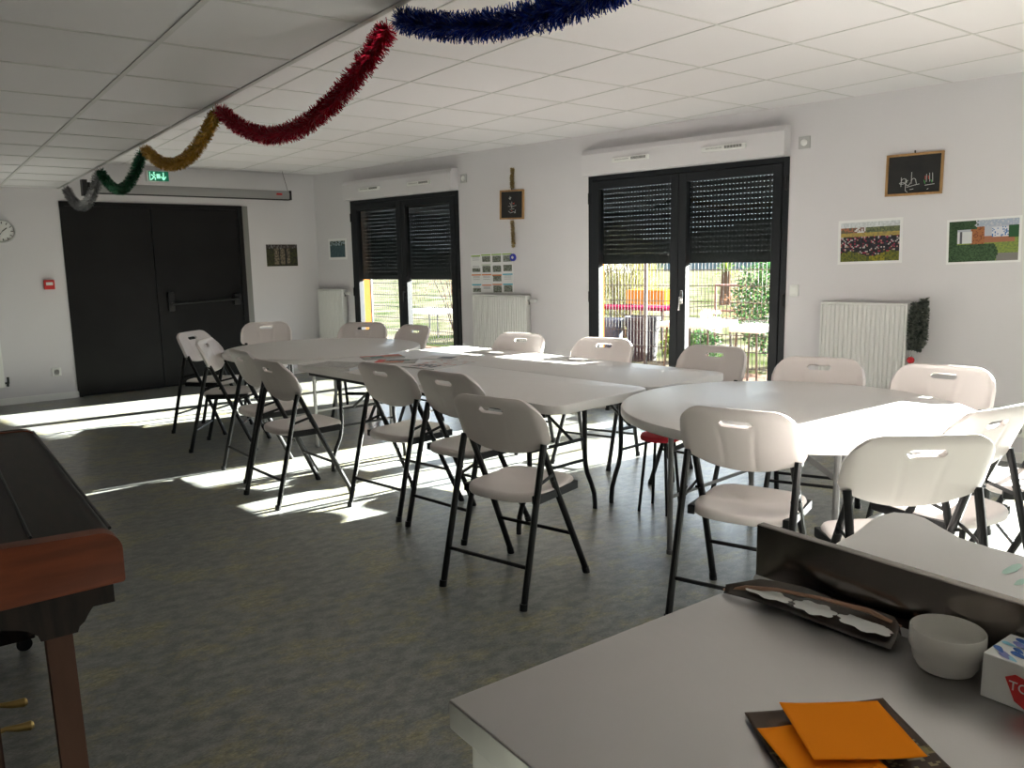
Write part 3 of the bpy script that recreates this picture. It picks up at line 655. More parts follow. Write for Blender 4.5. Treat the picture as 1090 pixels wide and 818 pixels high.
# ------------------------------------------------------------------ tables
TZ0 = .72
def curved_leg(bm, x, sgn, y, zt):   # wishbone leg: straight, then sweeping outwards (sgn) to the foot
    tube(bm, [(x, y, zt), (x, y, .34), (x+.004*sgn, y, .28), (x+.02*sgn, y, .22), (x+.055*sgn, y, .15), (x+.078*sgn, y, .09), (x+.085*sgn, y, .03), (x+.085*sgn, y, 0)], .0135, 10)
def make_rect(label, loc, rz, L=2.51, W=.742, ins=.34):
    t = thing('folding_table', label, 'table', loc, rz, 'long white folding tables'); c = .08; n = 8; poly = []
    for cx, cy, a0 in ((W/2-c, L/2-c, 0), (-W/2+c, L/2-c, 90), (-W/2+c, -L/2+c, 180), (W/2-c, -L/2+c, 270)):
        poly += [(cx+c*cos(radians(a0+90*k/n)), cy+c*sin(radians(a0+90*k/n))) for k in range(n+1)]
    bm = B(); prism(bm, poly, TZ0-.044, TZ0, 'z', .006); obj('tabletop', bm, TOP, t)
    for sy in (-1, 1):
        yy = sy*(L/2-ins)
        for sx in (-1, 1):
            bm = B(); curved_leg(bm, sx*.215, sx, yy, TZ0-.05); obj('leg', bm, BLK, t)
        for hz, rr_ in ((.42, .010), (TZ0-.055, .012), (.30, .009)): bm = B(); tube(bm, [(-.215, yy, hz), (.215, yy, hz)], rr_, 8); obj('leg_crossbar', bm, BLK, t)
        for sx in (-1, 1): bm = B(); tube(bm, [(.12*sx, yy, .42), (.10*sx, yy-sy*.36, TZ0-.055)], .009, 8); obj('folding_brace', bm, BLK, t)
    for sx in (-1, 1): bm = B(); box2(bm, (sx*(W/2-.06)-.01, -L/2+.12, TZ0-.075), (sx*(W/2-.06)+.01, L/2-.12, TZ0-.044)); obj('frame_rail', bm, BLK, t, 0)
    return t
ang = .1127; N0 = Vector((2.364, 2.830, 0)); U = Vector((-sin(ang), cos(ang), 0)); V = Vector((cos(ang), sin(ang), 0))
make_rect('long white folding table on the camera side of the pair, three chairs along it', N0+U*1.256+V*.371, ang)
make_rect('long white folding table on the window side of the pair, with sun patches on top', N0+U*1.256+V*1.117, ang)
def make_round(label, loc, rz, Rr, legm):
    t = thing('round_folding_table', label, 'table', loc, rz, 'round white folding tables')
    bm = B(); lathe(bm, [(0, TZ0), (Rr-.012, TZ0), (Rr-.004, TZ0-.003), (Rr, TZ0-.011), (Rr, TZ0-.036), (Rr-.004, TZ0-.043), (Rr-.02, TZ0-.045), (0, TZ0-.045)], 96); obj('tabletop', bm, TOP, t, 40)
    for sy in (-1, 1):
        yy = sy*.40
        for sx in (-1, 1):
            bm = B(); tube(bm, [(sx*.36, yy, TZ0-.05), (sx*.36, yy, .0)], .013, 10); tube(bm, [(sx*.36, yy, .02), (sx*.36, yy, 0)], .0155, 10); obj('leg', bm, legm, t)
        for hz in (.28, TZ0-.057): bm = B(); tube(bm, [(-.36, yy, hz), (.36, yy, hz)], .009, 8); obj('leg_crossbar', bm, legm, t)
        for sx in (-1, 1):
            bm = B(); bx(bm, (sx*.34, yy-sy*.13, .58), (.006, .30, .022), Matrix.Rotation(-sy*.5, 3, 'X')); obj('folding_brace', bm, legm, t, 0)
            bm = B(); tube(bm, [(sx*.36, yy, .55), (sx*.24, yy, TZ0-.055)], .009, 8); obj('corner_brace', bm, legm, t)
    for sx in (-1, 1): bm = B(); box2(bm, (sx*.36-.012, -.45, TZ0-.072), (sx*.36+.012, .45, TZ0-.045)); obj('frame_rail', bm, legm, t, 0)
    return t
# leg offsets chosen so that one leg stands where the photo shows it
def rot_for(c, leg):
    d = Vector(leg)-Vector(c); return atan2(d.y, d.x)-atan2(.40, -.36)
make_round('white round folding table nearest the camera, half in bright sun', (3.18, 2.13, 0), rot_for((3.18, 2.13), (2.74, 2.53)), .772, GRY)
make_round('white round folding table at the far end, near the black door', (2.70, 6.22, 0), rot_for((2.70, 6.22), (2.30, 5.60))-pi/2-.1, .795, mat('light_grey_powder_coat', (.42, .41, .40), .4))
# third rectangular table behind the counter
t3 = thing('side_table', 'pale side table with faint coloured stains right behind the steel worktable', 'table', (1.70, .30, 0))
bm = B(); oc = [(1.48, .55), (1.48, .90), (1.50, .95), (1.56, .965), (1.677, .981), (1.76, .985), (1.86, 1.012), (1.92, 1.024), (1.985, 1.015), (2.01, .975), (2.0, .94), (1.955, .88), (1.91, .82), (1.897, .75), (1.90, .65), (1.90, .0), (1.90, -.9), (1.48, -.9)]
prism(bm, [(x-1.70, y-.30) for x, y in oc][::-1], .705, .74, 'z', .004); obj('tabletop', bm, TOP, t3, 40)
for x, y in ((1.54, .86), (1.84, .86), (1.54, -.8), (1.84, -.8)): bm = B(); tube(bm, [(x-1.70, y-.30, .705), (x-1.70, y-.30, 0)], .018, 10); obj('leg', bm, GRY, t3)
bm = B(); rnd = random.Random(5)
for cx, cy, rx, ry in ((1.80, .66, .05, .012), (1.83, .60, .035, .02), (1.74, .62, .03, .01)):
    vs = [bm.verts.new((cx-1.70+rx*cos(a*.5)*rnd.uniform(.7, 1), cy-.30+ry*sin(a*.5)*rnd.uniform(.7, 1), TZ0+.0212)) for a in range(12)]; bm.faces.new(vs)
obj('green_stain', bm, mat('green_stain', (.42, .62, .52), .4), t3, 0)
# red-topped stools glimpsed under the near round table
def stool(x, y, lb):
    t = thing('stool', lb, 'stool', (x, y, 0), .3, 'red padded stools')
    bm = B(); lathe(bm, [(0, .44), (.08, .44), (.105, .435), (.112, .42), (.108, .408), (0, .405)], 32); obj('seat_pad', bm, CUSH, t)
    for k in range(4):
        a = pi/4+k*pi/2; bm = B(); tube(bm, [(.08*cos(a), .08*sin(a), .405), (.12*cos(a), .12*sin(a), 0)], .009, 8); obj('leg', bm, BLK, t)
stool(3.25, 2.99, 'red padded stool glimpsed where the long and near round tables meet')
# papers on the far end of the long table
def sheet(name, lb, cat, c, z, w_, h_, rz, nx, ny, fn, group=None, th=.002, m=None):
    t = thing(name, lb, cat, (c[0], c[1], z), rz, group); bm = B(); lay = bm.loops.layers.float_color.new('Col')
    G = [[bm.verts.new(((i/nx-.5)*w_, (j/ny-.5)*h_, th+.002*sin(3*i/nx+2*j/ny))) for j in range(ny+1)] for i in range(nx+1)]
    for i in range(nx):
        for j in range(ny):
            f = bm.faces.new((G[i][j], G[i+1][j], G[i+1][j+1], G[i][j+1])); c_ = fn((i+.5)/nx, (j+.5)/ny)
            for l in f.loops: l[lay] = (*c_, 1)
    ring = [G[i][0] for i in range(nx+1)]+[G[nx][j] for j in range(1, ny+1)]+[G[i][ny] for i in range(nx-1, -1, -1)]+[G[0][j] for j in range(ny-1, 0, -1)]
    bk = [bm.verts.new((v.co.x, v.co.y, 0)) for v in ring]
    for i in range(len(ring)):
        f = bm.faces.new((ring[i], ring[(i+1) % len(ring)], bk[(i+1) % len(ring)], bk[i]))
        for l in f.loops: l[lay] = (.7, .7, .68, 1)
    obj('pages', bm, m or PRT, t, 0); return t
def magz(u, v):
    r = R.random()
    if v > .8: return (.6, .08, .06)
    if u < .5 and v > .3: return (.25+.3*r, .08+.1*r, .06)
    if .5 < u < .8 and .2 < v < .7: return (.08, .1+.1*r, .14)
    return (.38, .36, .33)
def newsp(u, v):
    r = R.random(); return (.25+.2*r,)*3 if int(v*26) % 2 and .06 < u < .94 else (.48, .47, .45)
sheet('newspaper', 'folded newspaper at the far end of the long table, left of the magazines', 'newspaper', (2.24, 4.92), TZ0+.0008, .30, .38, .5, 16, 30, newsp, th=.018)
sheet('magazine', 'colourful magazine with red cover on the long table', 'magazine', (2.66, 4.90), TZ0+.0008, .21, .29, .9, 16, 20, magz, 'magazines on the long table', .006)
sheet('magazine', 'red and dark magazine nearest the far round table', 'magazine', (2.70, 5.19), TZ0+.0008, .21, .29, 1.3, 16, 20, lambda u, v: magz(v, u), 'magazines on the long table', .007)
sheet('magazine', 'open pale magazine nearest the chairs on the long table', 'magazine', (2.78, 4.55), TZ0+.0008,   .42, .30, .3, 20, 16, lambda u, v: (.12, .11, .12) if .1 < u < .42 and .2 < v < .8 and R.random() > .3 else ((.6, .58, .56) if R.random() > .2 else (.5, .25, .2)), 'magazines on the long table', .005)
sheet('magazine', 'pale magazine with dark photo beside the sunlit side of the table', 'magazine', (3.02, 4.85), TZ0+.0008, .21, .29, .6, 16, 20, lambda u, v: (.1, .1, .12) if .2 < v < .6 and .1 < u < .7 else (.6, .55, .52), 'magazines on the long table', .004)

# ------------------------------------------------------------------ upright piano (keyboard side), cut off at the left
pn = thing('upright_piano', 'old upright piano with closed dark lid and red-brown cheek, cut off at the left', 'piano', (0, 0, 0))
Y0, Y1 = 1.915, 3.40
def cheek(y0, y1):
    xs, zt, zb, r = .325, .822, .700, .045
    return [(-.02, zb-.004), (xs-.004, zb)]+[(xs+.0, zb+.006)]+[(xs-r+r*cos(a), zt-r+r*sin(a)) for a in [radians(k*9) for k in range(0, 11)]]+[(-.02, zt+.012)]
bm = B(); prism(bm, cheek(0, 0), Y0, Y0+.045, 'y', .002); obj('cheek', bm, PW, pn, 40)
bm = B(); prism(bm, cheek(0, 0), Y1-.045, Y1, 'y', .002); obj('cheek', bm, PW, pn, 40)
bm = B(); r = .045; xs, zt = .322, .819
pl = [(.16, zt-.06), (.30, .72), (xs, .72)]+[(xs-r+r*cos(radians(k*9)), zt-r+r*sin(radians(k*9))) for k in range(11)]+[(.157, zt+.006), (.157, zt-.03)]
prism(bm, pl, Y0+.045, Y1-.045, 'y'); obj('fallboard', bm, PD, pn, 40)
bm = B(); box2(bm, (-.02, Y0+.045, zt-.03), (.152, Y1-.045, zt+.007)); obj('lid', bm, PD, pn, 0)
bm = B(); tube(bm, [(.155, Y0+.06, zt+.006), (.155, Y1-.06, zt+.006)], .004, 8); obj('lid_hinge', bm, BLK, pn)
bm = B(); tube(bm, [(xs-.012, Y0+.05, zt-.003), (xs-.012, Y1-.05, zt-.003)], .004, 8); tube(bm, [(.02, Y1-.02, zt+.008), (.28, Y1-.02, zt+.003), (.31, Y1-.02, zt-.01)], .004, 8); obj('lid_bead', bm, BLK, pn)
bm = B(); box2(bm, (-.02, Y0+.01, .655), (.30, Y1-.01, .70)); obj('key_bed', bm, PD, pn, 0)
bm = B(); box2(bm, (-.42, Y0-.0, .0), (-.02, Y1+.0, 1.22), .004); obj('case', bm, PD, pn, 0)
bm = B(); box2(bm, (-.02, Y0+.06, .06), (.055, Y1-.06, .655)); box2(bm, (.055, Y0+.16, .14), (.062, Y1-.16, .60), .003); obj('lower_panel', bm, PLEG, pn, 0)
for yy in (Y0+.055, Y1-.055):
    bm = B(); prism(bm, [(.0, .70), (.30, .70), (.298, .690), (.288, .672), (.270, .660), (.256, .650), (.246, .636), (.238, .622), (.226, .612), (.222, .600), (.150, .600), (.145, .615), (.125, .632), (.09, .645), (0, .652)], yy-.034, yy+.034, 'y'); br = obj('leg_bracket', bm, PD, pn, 0)
    bm = B(); v = []
    for x0, x1, y0, y1, z in ((.160, .212, yy-.028, yy+.028, .600), (.165, .218, yy-.027, yy+.027, .12)):
        v.append([bm.verts.new(q) for q in ((x0, y0, z), (x1, y0, z), (x1, y1, z), (x0, y1, z))])
    bm.faces.new(v[0]); bm.faces.new(v[1][::-1])
    for k in range(4): bm.faces.new((v[0][k], v[0][(k+1) % 4], v[1][(k+1) % 4], v[1][k]))
    obj('leg', bm, PLEG, pn, 0)
    bm = B(); box2(bm, (-.02, yy-.04, .05), (.24, yy+.04, .12), .006); toe = obj('toe_block', bm, PD, pn, 0)
    bm = B(); 
    for qx in (.205,):
        lathe(bm, [(0, -.012), (.026, -.012), (.026, .012), (0, .012)], 20)
        for vv in bm.verts: vv.co = Vector((qx+vv.co.x, yy+vv.co.z, .026+vv.co.y))
    box2(bm, (.19, yy-.018, .026), (.22, yy-.014, .056)); box2(bm, (.19, yy+.014, .026), (.22, yy+.018, .056)); obj('caster', bm, BLK, toe)
for yy in (2.60, 2.76):
    bm = B(); tube(bm, [(.05, yy, .085), (.09, yy, .09), (.12, yy, .082), (.152, yy, .078), (.160, yy, .078)], [.007, .007, .011, .014, .008], 12); obj('pedal', bm, BRASS, pn)

# ------------------------------------------------------------------ steel worktable with things on it
CZ = .85; crz = -.012
ct = thing('steel_worktable', 'brushed stainless steel worktable with low splashback, lower right foreground', 'worktable', (.497, .815, 0), crz)
Lc, Wc = 2.0, .625
bm = B(); box2(bm, (0, -Lc, CZ-.04), (Wc, 0, CZ), .0025); obj('worktop', bm, STEEL, ct, 0)
bm = B(); box2(bm, (Wc-.002, -Lc, CZ-.04), (Wc+.016, 0, CZ+.10), .002); obj('splashback', bm, mat('polished_steel_dark_reflection', (.30, .27, .25), .17, 1.0, noise=(4, (.22, .20, .185))), ct, 0)  # base colour darkened to stand in for the dark room's reflection
bm = B(); prism(bm, [(Wc-.010, CZ+.0005), (Wc-.002, CZ+.0005), (Wc-.002, CZ+.010)], -Lc, 0, 'y'); obj('weld_cove', bm, STEEL, ct, 0)
for x, y in ((.04, -.04), (Wc-.04, -.04), (.04, -Lc+.04), (Wc-.04, -Lc+.04)):
    bm = B(); box2(bm, (x-.02, y-.02, .03), (x+.02, y+.02, CZ-.04), .003); tube(bm, [(x, y, .03), (x, y, 0)], .014, 12); obj('leg', bm, STEEL, ct, 0)
bm = B(); box2(bm, (.03, -Lc+.03, .18), (Wc-.03, -.03, .20)); obj('undershelf', bm, STEEL, ct, 0)
bm = B(); box2(bm, (.02, -Lc+.05, CZ-.10), (.04, -.05, CZ-.041)); obj('front_rail', bm, STEEL, ct, 0)
zt = CZ+.0008
# bowl
t = thing('bowl', 'small stacked white ceramic bowl against the splashback', 'bowl', (1.066, .462, zt))
bm = B(); lathe(bm, [(0, .006), (.026, .006), (.036, .012), (.0415, .028), (.043, .050), (.0448, .0555), (.0465, .054), (.0465, .030), (.0435, .026), (.041, .012), (.035, .001), (.028, 0), (0, 0)], 56); obj('body', bm, CER, t, 50)
# tissue box
t = thing('tissue_box', 'white tissue box with blue petal pattern on top and red badge, right edge', 'tissue box', (1.028, .402, zt), -.0)
bm = B(); box2(bm, (0, -.24, 0), (.080, 0, .058), .0012); bx_ = obj('carton', bm, CARD, t, 0)
pt = B(); rnd = random.Random(9)
cols = {'d': (.02, .10, .38), 'l': (.25, .55, .70), 'v': (.20, .22, .50)}
for key in cols:
    bm = B()
    for k in range(13):
        cx, cy = rnd.uniform(.008, .072), -rnd.uniform(.008, .225); a = rnd.uniform(-.5, .3)+1.2; L = rnd.uniform(.008, .0125); vs = []
        for q in range(12):
            g = 2*pi*q/12; px = L*cos(g); py = L*.42*sin(g)*(1+.5*cos(g)); vs.append(bm.verts.new((min(.083, max(.001, cx+px*cos(a)-py*sin(a))), min(-.001, cy+px*sin(a)+py*cos(a)), .0583+.0001*k+.00003*len(key))))
        bm.faces.new(vs)
    obj('petal_print', bm, mat('petal_'+key, cols[key], .5), bx_, 0)
bm = B(); prism(bm, [(-.027, .037), (-.038, .044), (-.052, .041), (-.068, .044), (-.072, .024), (-.067, .008), (-.052, .003), (-.039, .010)], -.0010, -.0004, 'x'); bd = obj('red_badge', bm, REDP, bx_, 0)
def text(body, size, m, parent, mtx, name='lettering', ext=.0003):
    cu = bpy.data.curves.new(name, 'FONT'); cu.body = body; cu.size = size; cu.extrude = ext; cu.align_x = 'CENTER'
    o = bpy.data.objects.new('tmp', cu); COL.objects.link(o); bpy.context.view_layer.update()
    me = bpy.data.meshes.new_from_object(o.evaluated_get(bpy.context.evaluated_depsgraph_get())); bpy.data.objects.remove(o)
    me.materials.clear(); me.materials.append(m); q = bpy.data.objects.new(name, me); COL.objects.link(q); q.parent = parent; q.matrix_local = mtx; return q
# face looks towards -x; reads left to right along -y
tm = Matrix(((0, 0, -1, -.0014), (-1, 0, 0, -.0435), (0, 1, 0, .0235), (0, 0, 0, 1)))
text('TO', .0165, WHT, bd, tm)
# wrapper with white puzzle-shaped print
t = thing('paper_wrapper', 'long crumpled dark wrapper with white cloud-shaped print along the splashback', 'wrapper', (1.058, .672, zt), .0)
bm = B(); n = 24; G = []
for i in range(n+1):
    u = i/n; y = .130-.272*u; w0 = .052*min(1, .12+2.2*u)*min(1, .45+6*(1-u)); x0 = -.030+.028*u+.006*sin(5*u)
    row = []
    for q, (fx, z) in enumerate(((0, .003), (.30, .004+.004*sin(7*u)), (.60, .008+.004*sin(9*u)), (.85, .022+.003*sin(11*u)), (1.0, .027+.003*sin(8*u)), (1.12, .016))): row.append(bm.verts.new((x0+fx*w0, y, z*min(1, .5+3*u))))
    G.append(row)
for i in range(n):
    for k in range(5): bm.faces.new((G[i][k], G[i+1][k], G[i+1][k+1], G[i][k+1]))
wr = obj('sleeve', bm, FOILM, t, 60); md = wr.modifiers.new('s', 'SOLIDIFY'); md.thickness = .0016; md.offset = 1
bm = B()
for u0, u1, s in ((.10, .40, .8), (.42, .66, 1), (.68, .97, 1)):
    vs = []; cu, = ((u0+u1)/2,); L = (u1-u0)*.272/2*1.1
    for q in range(36):
        a = 2*pi*q/36; rr = 1+.16*cos(7*a); y = .130-.272*cu+L*cos(a)*min(1, rr); x = -.030+.028*cu+.016+.021*s*sin(a)*rr; vs.append(bm.verts.new((x, y, .0175)))
    bm.faces.new(vs)
obj('white_print', bm, WHT, t, 0)
bm = B(); tube(bm, [(-.024, .135, .004), (-.012, .10, .016), (.0, .05, .026), (.014, -.02, .031), (.026, -.09, .032), (.034, -.135, .022)], [.002, .004, .003, .003, .004, .002], 6); obj('torn_edge', bm, mat('torn_kraft', (.34, .19, .12), .6), t)
# dark printed sheet and orange paper on it
def bokeh(u, v):
    r = R.random(); c = [.05, .025, .012]
    for cu, cv, rd, col in ((.42, .86, .13, (.30, .24, .10)), (.82, .60, .12, (.50, .42, .10)), (.75, .88, .06, (.2, .12, .05)), (.93, .25, .07, (.35, .3, .12)), (.2, .8, .1, (.12, .06, .03))):
        d = hypot(u-cu, v-cv)/rd; k = max(0, 1-d)**.6 if d < 1 else 0; c = [a+(b_-a)*k for a, b_ in zip(c, col)]
    if v < .4 and r > .8: c = [.25, .2, .1]
    return tuple(c)
def quad_sheet(name, lb, cat, P, z, m, group=None, lift=.0, th=.0008, fn=None, nx=24, ny=24):
    # P = four corners (x, y) ll, lr, ur, ul
    cx = sum(p[0] for p in P)/4; cy = sum(p[1] for p in P)/4; bm = B(); lay = bm.loops.layers.float_color.new('Col'); G = []
    for i in range(nx+1):
        row = []
        for j in range(ny+1):
            u, v = i/nx, j/ny; a = [P[0][k]*(1-u)+P[1][k]*u for k in (0, 1)]; b = [P[3][k]*(1-u)+P[2][k]*u for k in (0, 1)]
            q = [a[k]*(1-v)+b[k]*v for k in (0, 1)]; row.append(bm.verts.new((q[0]-cx, q[1]-cy, th+lift*((2*u-1)**2*.6+(2*v-1)**4*.4)+.0006*sin(6*u+4*v)+.0006)))
        G.append(row)
    for i in range(nx):
        for j in range(ny):
            f = bm.faces.new((G[i][j], G[i+1][j], G[i+1][j+1], G[i][j+1])); c = fn((i+.5)/nx, (j+.5)/ny) if fn else (1, 1, 1)
            for l in f.loops: l[lay] = (*c, 1)
    o = obj(name, bm, m, None, 60, (cx, cy, z)); md = o.modifiers.new('s', 'SOLIDIFY'); md.thickness = th; md.offset = -1
    return tag(o, lb, cat, group)

quad_sheet('photo_sheet', 'dark glossy sheet with golden light spots under the orange paper', 'print', [(.685, .445), (.842, .352), (.918, .469), (.758, .556)], zt, PRT, None, .004, fn=bokeh, nx=40, ny=40)
quad_sheet('orange_paper', 'orange paper lying lower left, mostly under the other orange sheet', 'paper', [(.690, .440), (.775, .372), (.812, .480), (.733, .520)], zt+.0075, ORNG, 'orange paper sheets', .003)
quad_sheet('orange_paper', 'topmost orange paper sheet on the dark print', 'paper', [(.722, .440), (.822, .368), (.884, .458), (.790, .530)], zt+.0145, ORNG, 'orange paper sheets', .003)

# ------------------------------------------------------------------ outside the windows
def GP(s, p, z=0): return WL(s, -p, z)
def slab(name, s0, s1, p0, p1, z0, z1, m):
    bm = B(); wbox(bm, s0, s1, -p0, -p1, z0, z1); return obj(name, bm, m, None, 0)
struct(slab('terrace', -6, 18, WT, 3.0, -.12, -.02, TERR))
GRAS = mat('garden_ground', (.026, .040, .010), .9, spec=0, noise=(.9, (.12, .10, .075)))
struct(slab('lawn', -30, 90, 3.0, 70, -.16, -.04, GRAS))
bm = B()
hs = []
for k in range(41):
    s = -60+k*5; hs.append((s, 4.2+1.6*sin(k*.7)+1.2*sin(k*.31+1)))
v0 = [bm.verts.new(GP(s, 70, -.2)) for s, h in hs]; v1 = [bm.verts.new(GP(s, 82, h*.75)) for s, h in hs]; v2 = [bm.verts.new(GP(s, 100, h)) for s, h in hs]; v3 = [bm.verts.new(GP(s, 120, -.2)) for s, h in hs]
for a, b in ((v0, v1), (v1, v2), (v2, v3)):
    for k in range(40): bm.faces.new((a[k], a[k+1], b[k+1], b[k]))
struct(obj('hills', bm, mat('hill_green', (.03, .045, .05), .9, spec=0, noise=(.15, (.05, .065, .07))), None, 60))
fence = thing('mesh_fence', 'grey welded wire fence beyond the terrace, seen through both windows', 'fence', GP(0, 2.95, -.02), WROT)
FM = mat('fence_wire', (.04, .043, .046), .5)
for k in range(7):
    x0 = 2.2+k*2.4; bm = B()
    n = 48
    for i in range(n+1):
        x = x0+i*.05; box2(bm, (x-.0032, -.0032, .04), (x+.0032, .0032, 1.46))
    for z in [.06+.2*j for j in range(8)]:
        box2(bm, (x0, -.009, z-.005), (x0+2.4, -.003, z+.005)); 
    obj('wire_panel', bm, FM, fence, 0)
    bm = B(); box2(bm, (x0-.018, .003, 0), (x0+.018, .043, 1.5), .004); obj('post', bm, FM, fence, 0)
t = thing('downpipe', 'dark rainwater downpipe on the orange outside wall, left of the far window', 'downpipe', GP(9.47, WT+.06, 0)); bm = B(); tube(bm, [(0, 0, 0), (0, 0, 2.9)], .045, 14); obj('pipe', bm, ANTH, t)
bm = B()
for z in (.6, 1.7): tube(bm, [(0, 0, z-.02), (0, 0, z+.02)], .052, 14)
obj('clamp', bm, BLK, t)
def shrub(name, label, cat, s, p, rx, h, n, lm, sm, lw=.03, ll=.06, z0=.0, stems=8, seed=1, group=None, upright=0, wide=None, zb=-.04):
    rnd = random.Random(seed); t = thing(name, label, cat, GP(s, p, zb), 0, group); bm = B()
    for k in range(stems):
        a = rnd.uniform(0, 2*pi); r = rnd.uniform(.3, .9)*rx; e = Vector((r*cos(a), r*sin(a), h*rnd.uniform(.7, 1))); b0 = Vector((r*.15*cos(a), r*.15*sin(a), 0))
        tube(bm, [b0, b0.lerp(e, .4)+Vector((0, 0, h*.08)), e], [.010, .007, .003], 6)
    obj('stems', bm, sm, t)
    bm = B()
    for k in range(n):
        while True:
            q = Vector((rnd.uniform(-1, 1), rnd.uniform(-1, 1), rnd.uniform(-1, 1)))
            if q.length < 1 and q.length > rnd.random()*.6: break
        c = Vector((q.x*rx, q.y*rx, z0+(h-z0)*(q.z*.5+.5)))
        d = Vector((rnd.gauss(0, 1), rnd.gauss(0, 1), rnd.gauss(0, .6)+upright)).normalized(); w2 = d.orthogonal().normalized(); w2 = Matrix.Rotation(rnd.uniform(0, 6.3), 3, d) @ w2
        L = ll*rnd.uniform(.6, 1.3); ww = lw*rnd.uniform(.7, 1.2)/2
        v = [bm.verts.new(x) for x in (c, c+d*L*.45+w2*ww, c+d*L, c+d*L*.45-w2*ww)]; bm.faces.new(v)
    obj('leaves', bm, lm, t, 0); return t
TW = mat('twig_bark', (.08, .05, .035), .8, spec=0); LG = leaf_mat('glossy_green_leaves', (.015, .05, .02), (.05, .11, .03)); LO_ = leaf_mat('olive_leaves', (.07, .08, .02), (.15, .13, .05)); LD = leaf_mat('dry_leaves', (.12, .05, .03), (.17, .10, .05)); LY = leaf_mat('bright_leaves', (.07, .13, .02), (.14, .18, .03))
shrub('evergreen_shrub', 'dense green shrub behind the fence at the right of the near window', 'shrub', 5.62, 4.0, .62, 1.55, 5200, LG, TW, .035, .055, .1, seed=2)
shrub('evergreen_shrub', 'low green shrub behind the fence under the dense one, near window', 'shrub', 6.45, 3.45, .28, .5, 1500, LG, TW, .03, .05, .0, seed=12)
shrub('reed_clump', 'tall olive reeds behind the fence at the left of the near window', 'reeds', 9.55, 6.1, .62, 2.0, 3400, LO_, TW, .012, .22, .0, 26, seed=3, upright=2.2)
shrub('reed_clump', 'thinner olive reeds just right of the tall reed clump, near window', 'reeds', 10.3, 7.6, .6, 2.0, 1500, LO_, TW, .012, .2, .0, 16, seed=4, upright=2.2)
shrub('dry_shrub', 'reddish dry shrub in the middle of the near window garden', 'shrub', 7.6, 7.2, .55, .95, 900, LD, TW, .02, .05, .1, 18, seed=5)
shrub('flower_shrub', 'low leafy plants behind the white outdoor table', 'shrub', 6.95, 3.7, .25, .42, 1300, LY, TW, .03, .05, seed=6)
shrub('bare_tree', 'thin bare-branched young tree behind the fence at the far window', 'tree', 11.6, 4.0, .75, 1.9, 300, LD, TW, .02, .04, .5, 34, seed=7)
shrub('low_bush', 'low green bush behind the fence at the right of the far window', 'shrub', 10.4, 4.0, .6, .45, 1600, LY, TW, .03, .05, seed=8)
shrub('low_bush', 'small olive bush behind the fence in the middle of the far window', 'shrub', 12.1, 5.5, .6, .8, 1300, LO_, TW, .03, .06, seed=9)
shrub('flower_clump', 'small dark red plant on the terrace edge at the far window', 'plant', 10.2, 2.65, .16, .16, 260, LD, TW, .02, .04, seed=10, zb=-.02)
shrub('flower_clump', 'small dark red plant on the terrace edge at the near window', 'plant', 7.75, 2.7, .16, .15, 260, LD, TW, .02, .04, seed=11, zb=-.02)
# palm
t = thing('palm_tree', 'small bright palm on the lawn far behind the fence, near window', 'palm', GP(12.6, 16, -.04)); bm = B(); tube(bm, [(0, 0, 0), (.03, 0, 1.0)], [.16, .12], 10); obj('trunk', bm, TW, t); bm = B(); rnd = random.Random(2)
for k in range(34):
    a = rnd.uniform(0, 6.3); el = rnd.uniform(-.2, 1.3); d = Vector((cos(a)*cos(el), sin(a)*cos(el), sin(el))); q = Vector((-sin(a), cos(a), 0))*.035; p0 = Vector((.03, 0, 1.0)); m_ = p0+d*.32; e = p0+d*.6-Vector((0, 0, .10))
    v = [bm.verts.new(x) for x in (p0-q*.3, p0+q*.3, m_+q, m_-q)]; bm.faces.new(v); e = bm.verts.new(e); bm.faces.new((v[3], v[2], e))
obj('fronds', bm, LY, t, 0)
# garden furniture and pots
SWG2 = mat('grey_garden_legs', (.10, .10, .10), .6, spec=0)
WOUT = mat('white_garden_plastic', (.78, .78, .78), .5)
def gtable(s, p, L, W_, h, lb, m=WOUT, top=.06, rz=0):
    t = thing('garden_table', lb, 'table', GP(s, p, -.02 if p < 3 else -.04), WROT+rz); bm = B(); box2(bm, (-L/2, -W_/2, h-top), (L/2, W_/2, h), .008); obj('table_top', bm, m, t, 40)
    for x in (-1, 1):
        for y in (-1, 1): bm = B(); tube(bm, [(x*(L/2-.06), y*(W_/2-.06), h-top), (x*(L/2-.03), y*(W_/2-.03), 0)], .012, 8); obj('leg', bm, SWG2, t)
    return t
gtable(5.62, 1.85, .62, .62, .72, 'white plastic garden table on the terrace, seen at the window mullion')
gtable(4.93, 1.75, .34, .42, .70, 'small white garden side table on the terrace near the garden chair')
gtable(8.0, 4.2, 1.3, .5, .72, 'dark red garden table behind the fence at the near window', mat('dark_red_paint', (.15, .01, .03), .5, spec=0), .05)
gtable(13.0, 4.6, 1.1, .8, .50, 'low white garden table behind the fence at the far window')
t = thing('garden_chair', 'white plastic garden chair on the terrace at the right edge of the near window', 'chair', GP(4.45, 1.75, -.02), WROT-.4)
bm = B(); box2(bm, (-.24, -.22, .40), (.2, .22, .43), .008); obj('seat', bm, WOUT, t, 40)
bm = B()
for k in range(10):
    a0, a1 = radians(110+k*14), radians(110+(k+1)*14)
    vs = [bm.verts.new((.24*cos(a), .24*sin(a), z)) for a, z in ((a0, .60), (a1, .60), (a1, .83), (a0, .83))]; bm.faces.new(vs)
gb = obj('backrest', bm, WOUT, t, 60); md = gb.modifiers.new('s', 'SOLIDIFY'); md.thickness = .012
bm = B()
for k in range(4): a = radians(125+k*37); box2(bm, (.235*cos(a)-.012, .235*sin(a)-.01, .42), (.235*cos(a)+.02, .235*sin(a)+.01, .61))
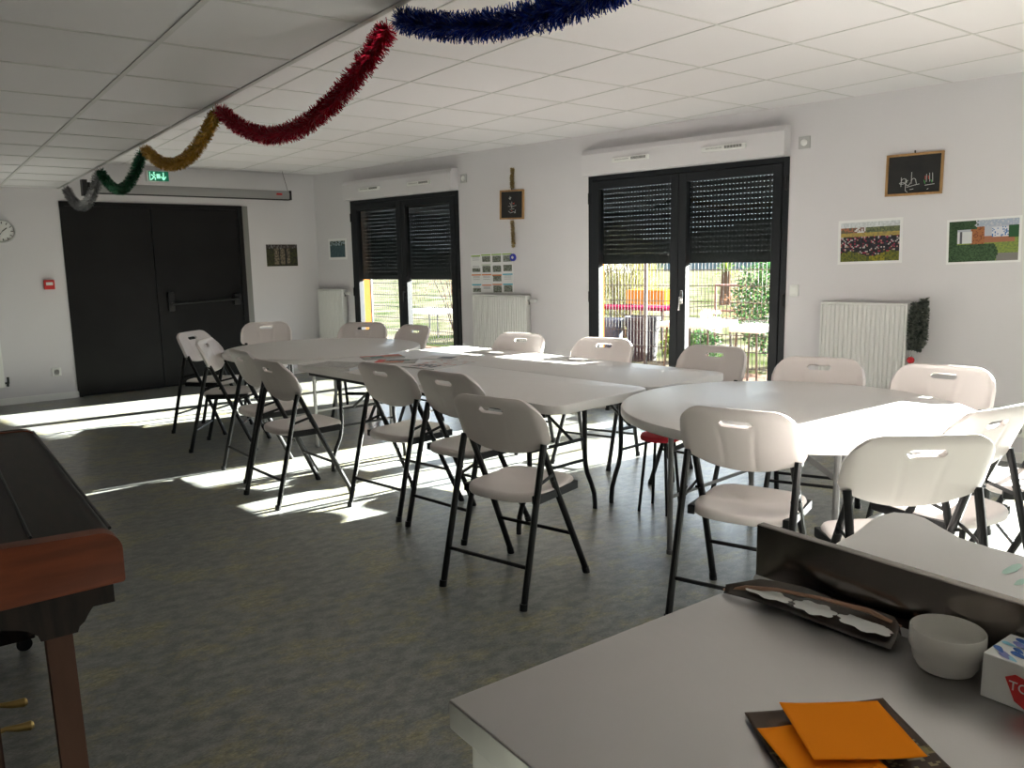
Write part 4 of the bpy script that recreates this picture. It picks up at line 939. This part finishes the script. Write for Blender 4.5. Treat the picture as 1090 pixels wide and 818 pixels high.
obj('back_slats', bm, WOUT, t, 0)
for x in (-.2, .17):
    for y in (-.19, .19): bm = B(); tube(bm, [(x, y, .41), (x*1.15, y*1.15, 0)], .018, 8); obj('leg', bm, WOUT, t)
def pot(s, p, r, h, lb, m): 
    t = thing('plant_pot', lb, 'pot', GP(s, p, -.04)); bm = B(); lathe(bm, [(0, 0), (r*.82, 0), (r, h-.05), (r*1.06, h-.05), (r*1.06, h), (r*.94, h), (r*.92, h-.06), (0, h-.06)], 32); obj('pot_body', bm, m, t); return t
pot(7.95, 3.45, .20, .58, 'grey blue garden tub behind the fence under the red table', mat('blue_tub', (.05, .065, .11), .5))
pot(7.45, 3.55, .24, .62, 'dark violet garden tub behind the fence right of the blue tub', mat('violet_tub', (.015, .009, .022), .5))
t = thing('planter_box', 'orange planter box raised behind the fence at the near window', 'planter', GP(8.25, 5.05, -.04), WROT); bm = B(); box2(bm, (-.36, -.2, .70), (.36, .2, .93), .01); obj('box', bm, mat('orange_planter', (.35, .13, .02), .6, spec=0), t, 0)
for x in (-.3, .3):
    for y in (-.15, .15): bm = B(); box2(bm, (x-.02, y-.02, 0), (x+.02, y+.02, .70)); obj('leg', bm, TW, t, 0)
t = thing('garden_trellis', 'dark metal garden trellis frame behind the fence at the near window', 'trellis', GP(6.95, 5.4, -.04), WROT); bm = B()
tube(bm, [(-.45, 0, 0), (-.45, 0, 1.0), (.35, 0, 1.0), (.35, 0, 0)], .02, 8); tube(bm, [(-.45, 0, .6), (.35, 0, .6)], .015, 8); obj('trellis_frame', bm, mat('rusty_metal', (.22, .10, .08), .7), t)
# house far away
t = thing('house', 'pale house with blue grey roof far beyond the garden, far window', 'house', GP(52, 58, -.04), WROT); bm = B(); box2(bm, (-6, -4, 0), (6, 4, 2.6)); obj('walls', bm, mat('pale_render', (.6, .58, .55), .8), t, 0)
bm = B(); prism(bm, [(-4.5, 2.6), (4.5, 2.6), (0, 4.6)], -6.4, 6.4, 'x'); obj('roof', bm, mat('slate_roof', (.12, .16, .24), .7), t, 0)
bm = B()
for x in (-4, -1, 2): box2(bm, (x, 4.0, 1.0), (x+1.2, 4.03, 2.1))
obj('windows', bm, DGR, t, 0)
